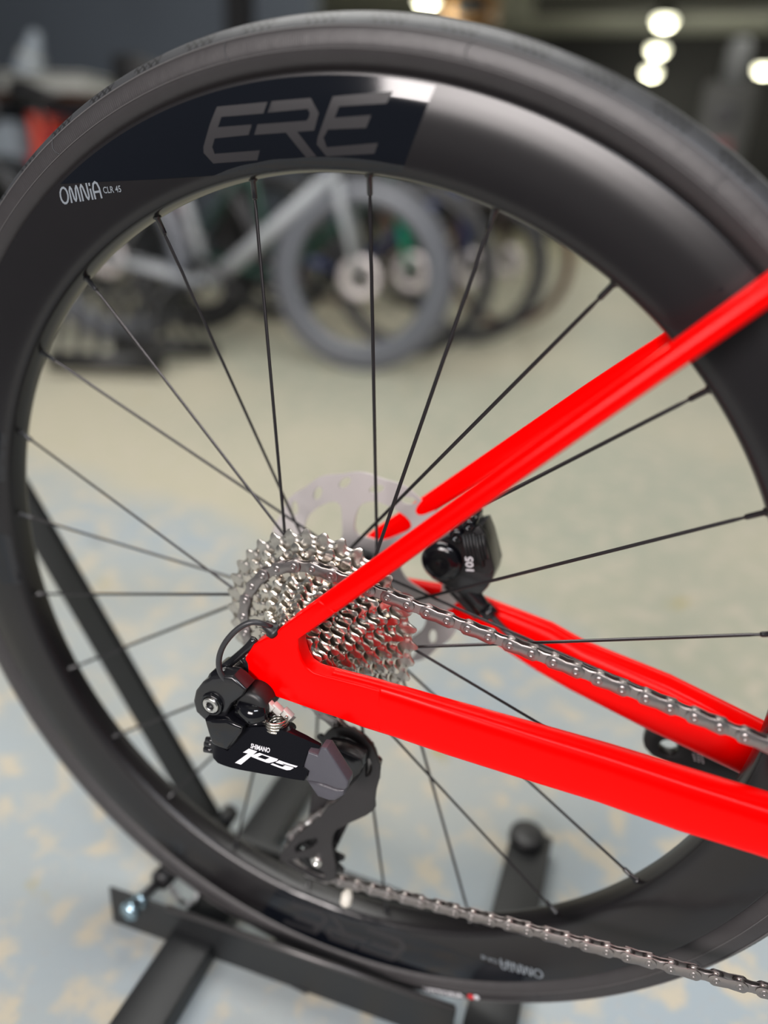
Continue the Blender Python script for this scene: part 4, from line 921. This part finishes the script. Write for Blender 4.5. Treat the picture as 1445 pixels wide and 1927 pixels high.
# ceiling lamps
LAMP = mat('lamp_glow', (0.9, 0.9, 0.7), 0.5, emis=(1.0, 0.98, 0.72), es=5.0)
def dep(x, y, z):
    d = ray(x, y); return CAM + d * ((z - CAM.z) / d.z)
names = ['round white ceiling lamp, topmost of the three in line at upper right', 'round white ceiling lamp, middle of the three in line at upper right', 'round white ceiling lamp, lowest of the three in line at upper right', 'round white ceiling lamp alone at the right edge', 'round white ceiling lamp at the top above the tire']
for (x, y), lb in zip(((1250, 42), (1237, 96), (1225, 138), (1437, 133), (803, 4)), names):
    p = dep(x, y, 2.9); t = empty('ceiling_lamp', p, lb, 'lamp', 'round ceiling lamps')
    bm = bmesh.new(); tube(bm, [p - Vector((0, 0, 0.05)), p, p + Vector((0, 0, 0.04))], [0.08, 0.13, 0.13], 20); obj('diffuser', bm, LAMP, t)
    bm = bmesh.new(); tube(bm, [p + Vector((0, 0, 0.04)), p + Vector((0, 0, 0.12)), p + Vector((0, 0, 0.16))], [0.16, 0.12, 0.04], 20); obj('housing', bm, BLACKPL, t)
    bm = bmesh.new(); tube(bm, [p + Vector((0, 0, 0.16)), Vector((p.x, p.y, 3.80))], 0.01, 6); obj('cord', bm, BLACKPL, t)
    pl = bpy.data.lights.new('lamp_bulb', 'POINT'); pl.energy = 45; pl.color = (1, 0.98, 0.8); pl.shadow_soft_size = 0.12; po = bpy.data.objects.new('lamp_bulb', pl); COL.objects.link(po); po.location = p - Vector((0, 0, 0.15))
# orange hoist unit near the ceiling and grey machine at right
p = dep(890, 18, 2.9); t = empty('heater', p, 'orange box-shaped heater hanging under the ceiling', 'heater')
OR = mat('orange_enamel', (0.22, 0.10, 0.015), 0.5)
bm = bmesh.new(); box(bm, p, (0.62, 0.4, 0.34), None, 0.03); obj('heater_body', bm, OR, t)
bm = bmesh.new(); box(bm, p - Vector((0, 0.205, 0)), (0.4, 0.02, 0.22), None, 0.005); obj('grille', bm, BLACKPL, t)
for s in (-0.25, 0.25):
    bm = bmesh.new(); tube(bm, [p + Vector((s, 0, 0.17)), Vector((p.x + s, p.y, 3.8))], 0.012, 6); obj('hanger_rod', bm, BLACKPL, t)
q = at(1365, 215, 6000); t = empty('cabinet', (q.x, q.y, 0), 'tall grey machine cabinet at the upper right with a white top unit', 'cabinet')
GC = mat('grey_cabinet', (0.06, 0.06, 0.055), 0.5)
bm = bmesh.new(); box(bm, (q.x, q.y, (q.z + 0.18) / 2), (0.34, 0.3, q.z + 0.18), None, 0.02); obj('body', bm, GC, t)
bm = bmesh.new(); box(bm, (q.x, q.y - 0.155, q.z - 0.02), (0.14, 0.02, 0.12), None, 0.004); obj('window', bm, BLACKPL, t)
bm = bmesh.new(); box(bm, (q.x, q.y - 0.155, q.z - 0.22), (0.16, 0.02, 0.08), None, 0.004); obj('red_panel', bm, mat('dull_red', (0.2, 0.05, 0.05), 0.5), t)
bm = bmesh.new(); tube(bm, [Vector((q.x, q.y, q.z + 0.18)), Vector((q.x, q.y, q.z + 0.42)), Vector((q.x, q.y, q.z + 0.46))], [0.075, 0.075, 0.05], 16); obj('top_unit', bm, mat('pale_top', (0.25, 0.26, 0.26), 0.5), t)
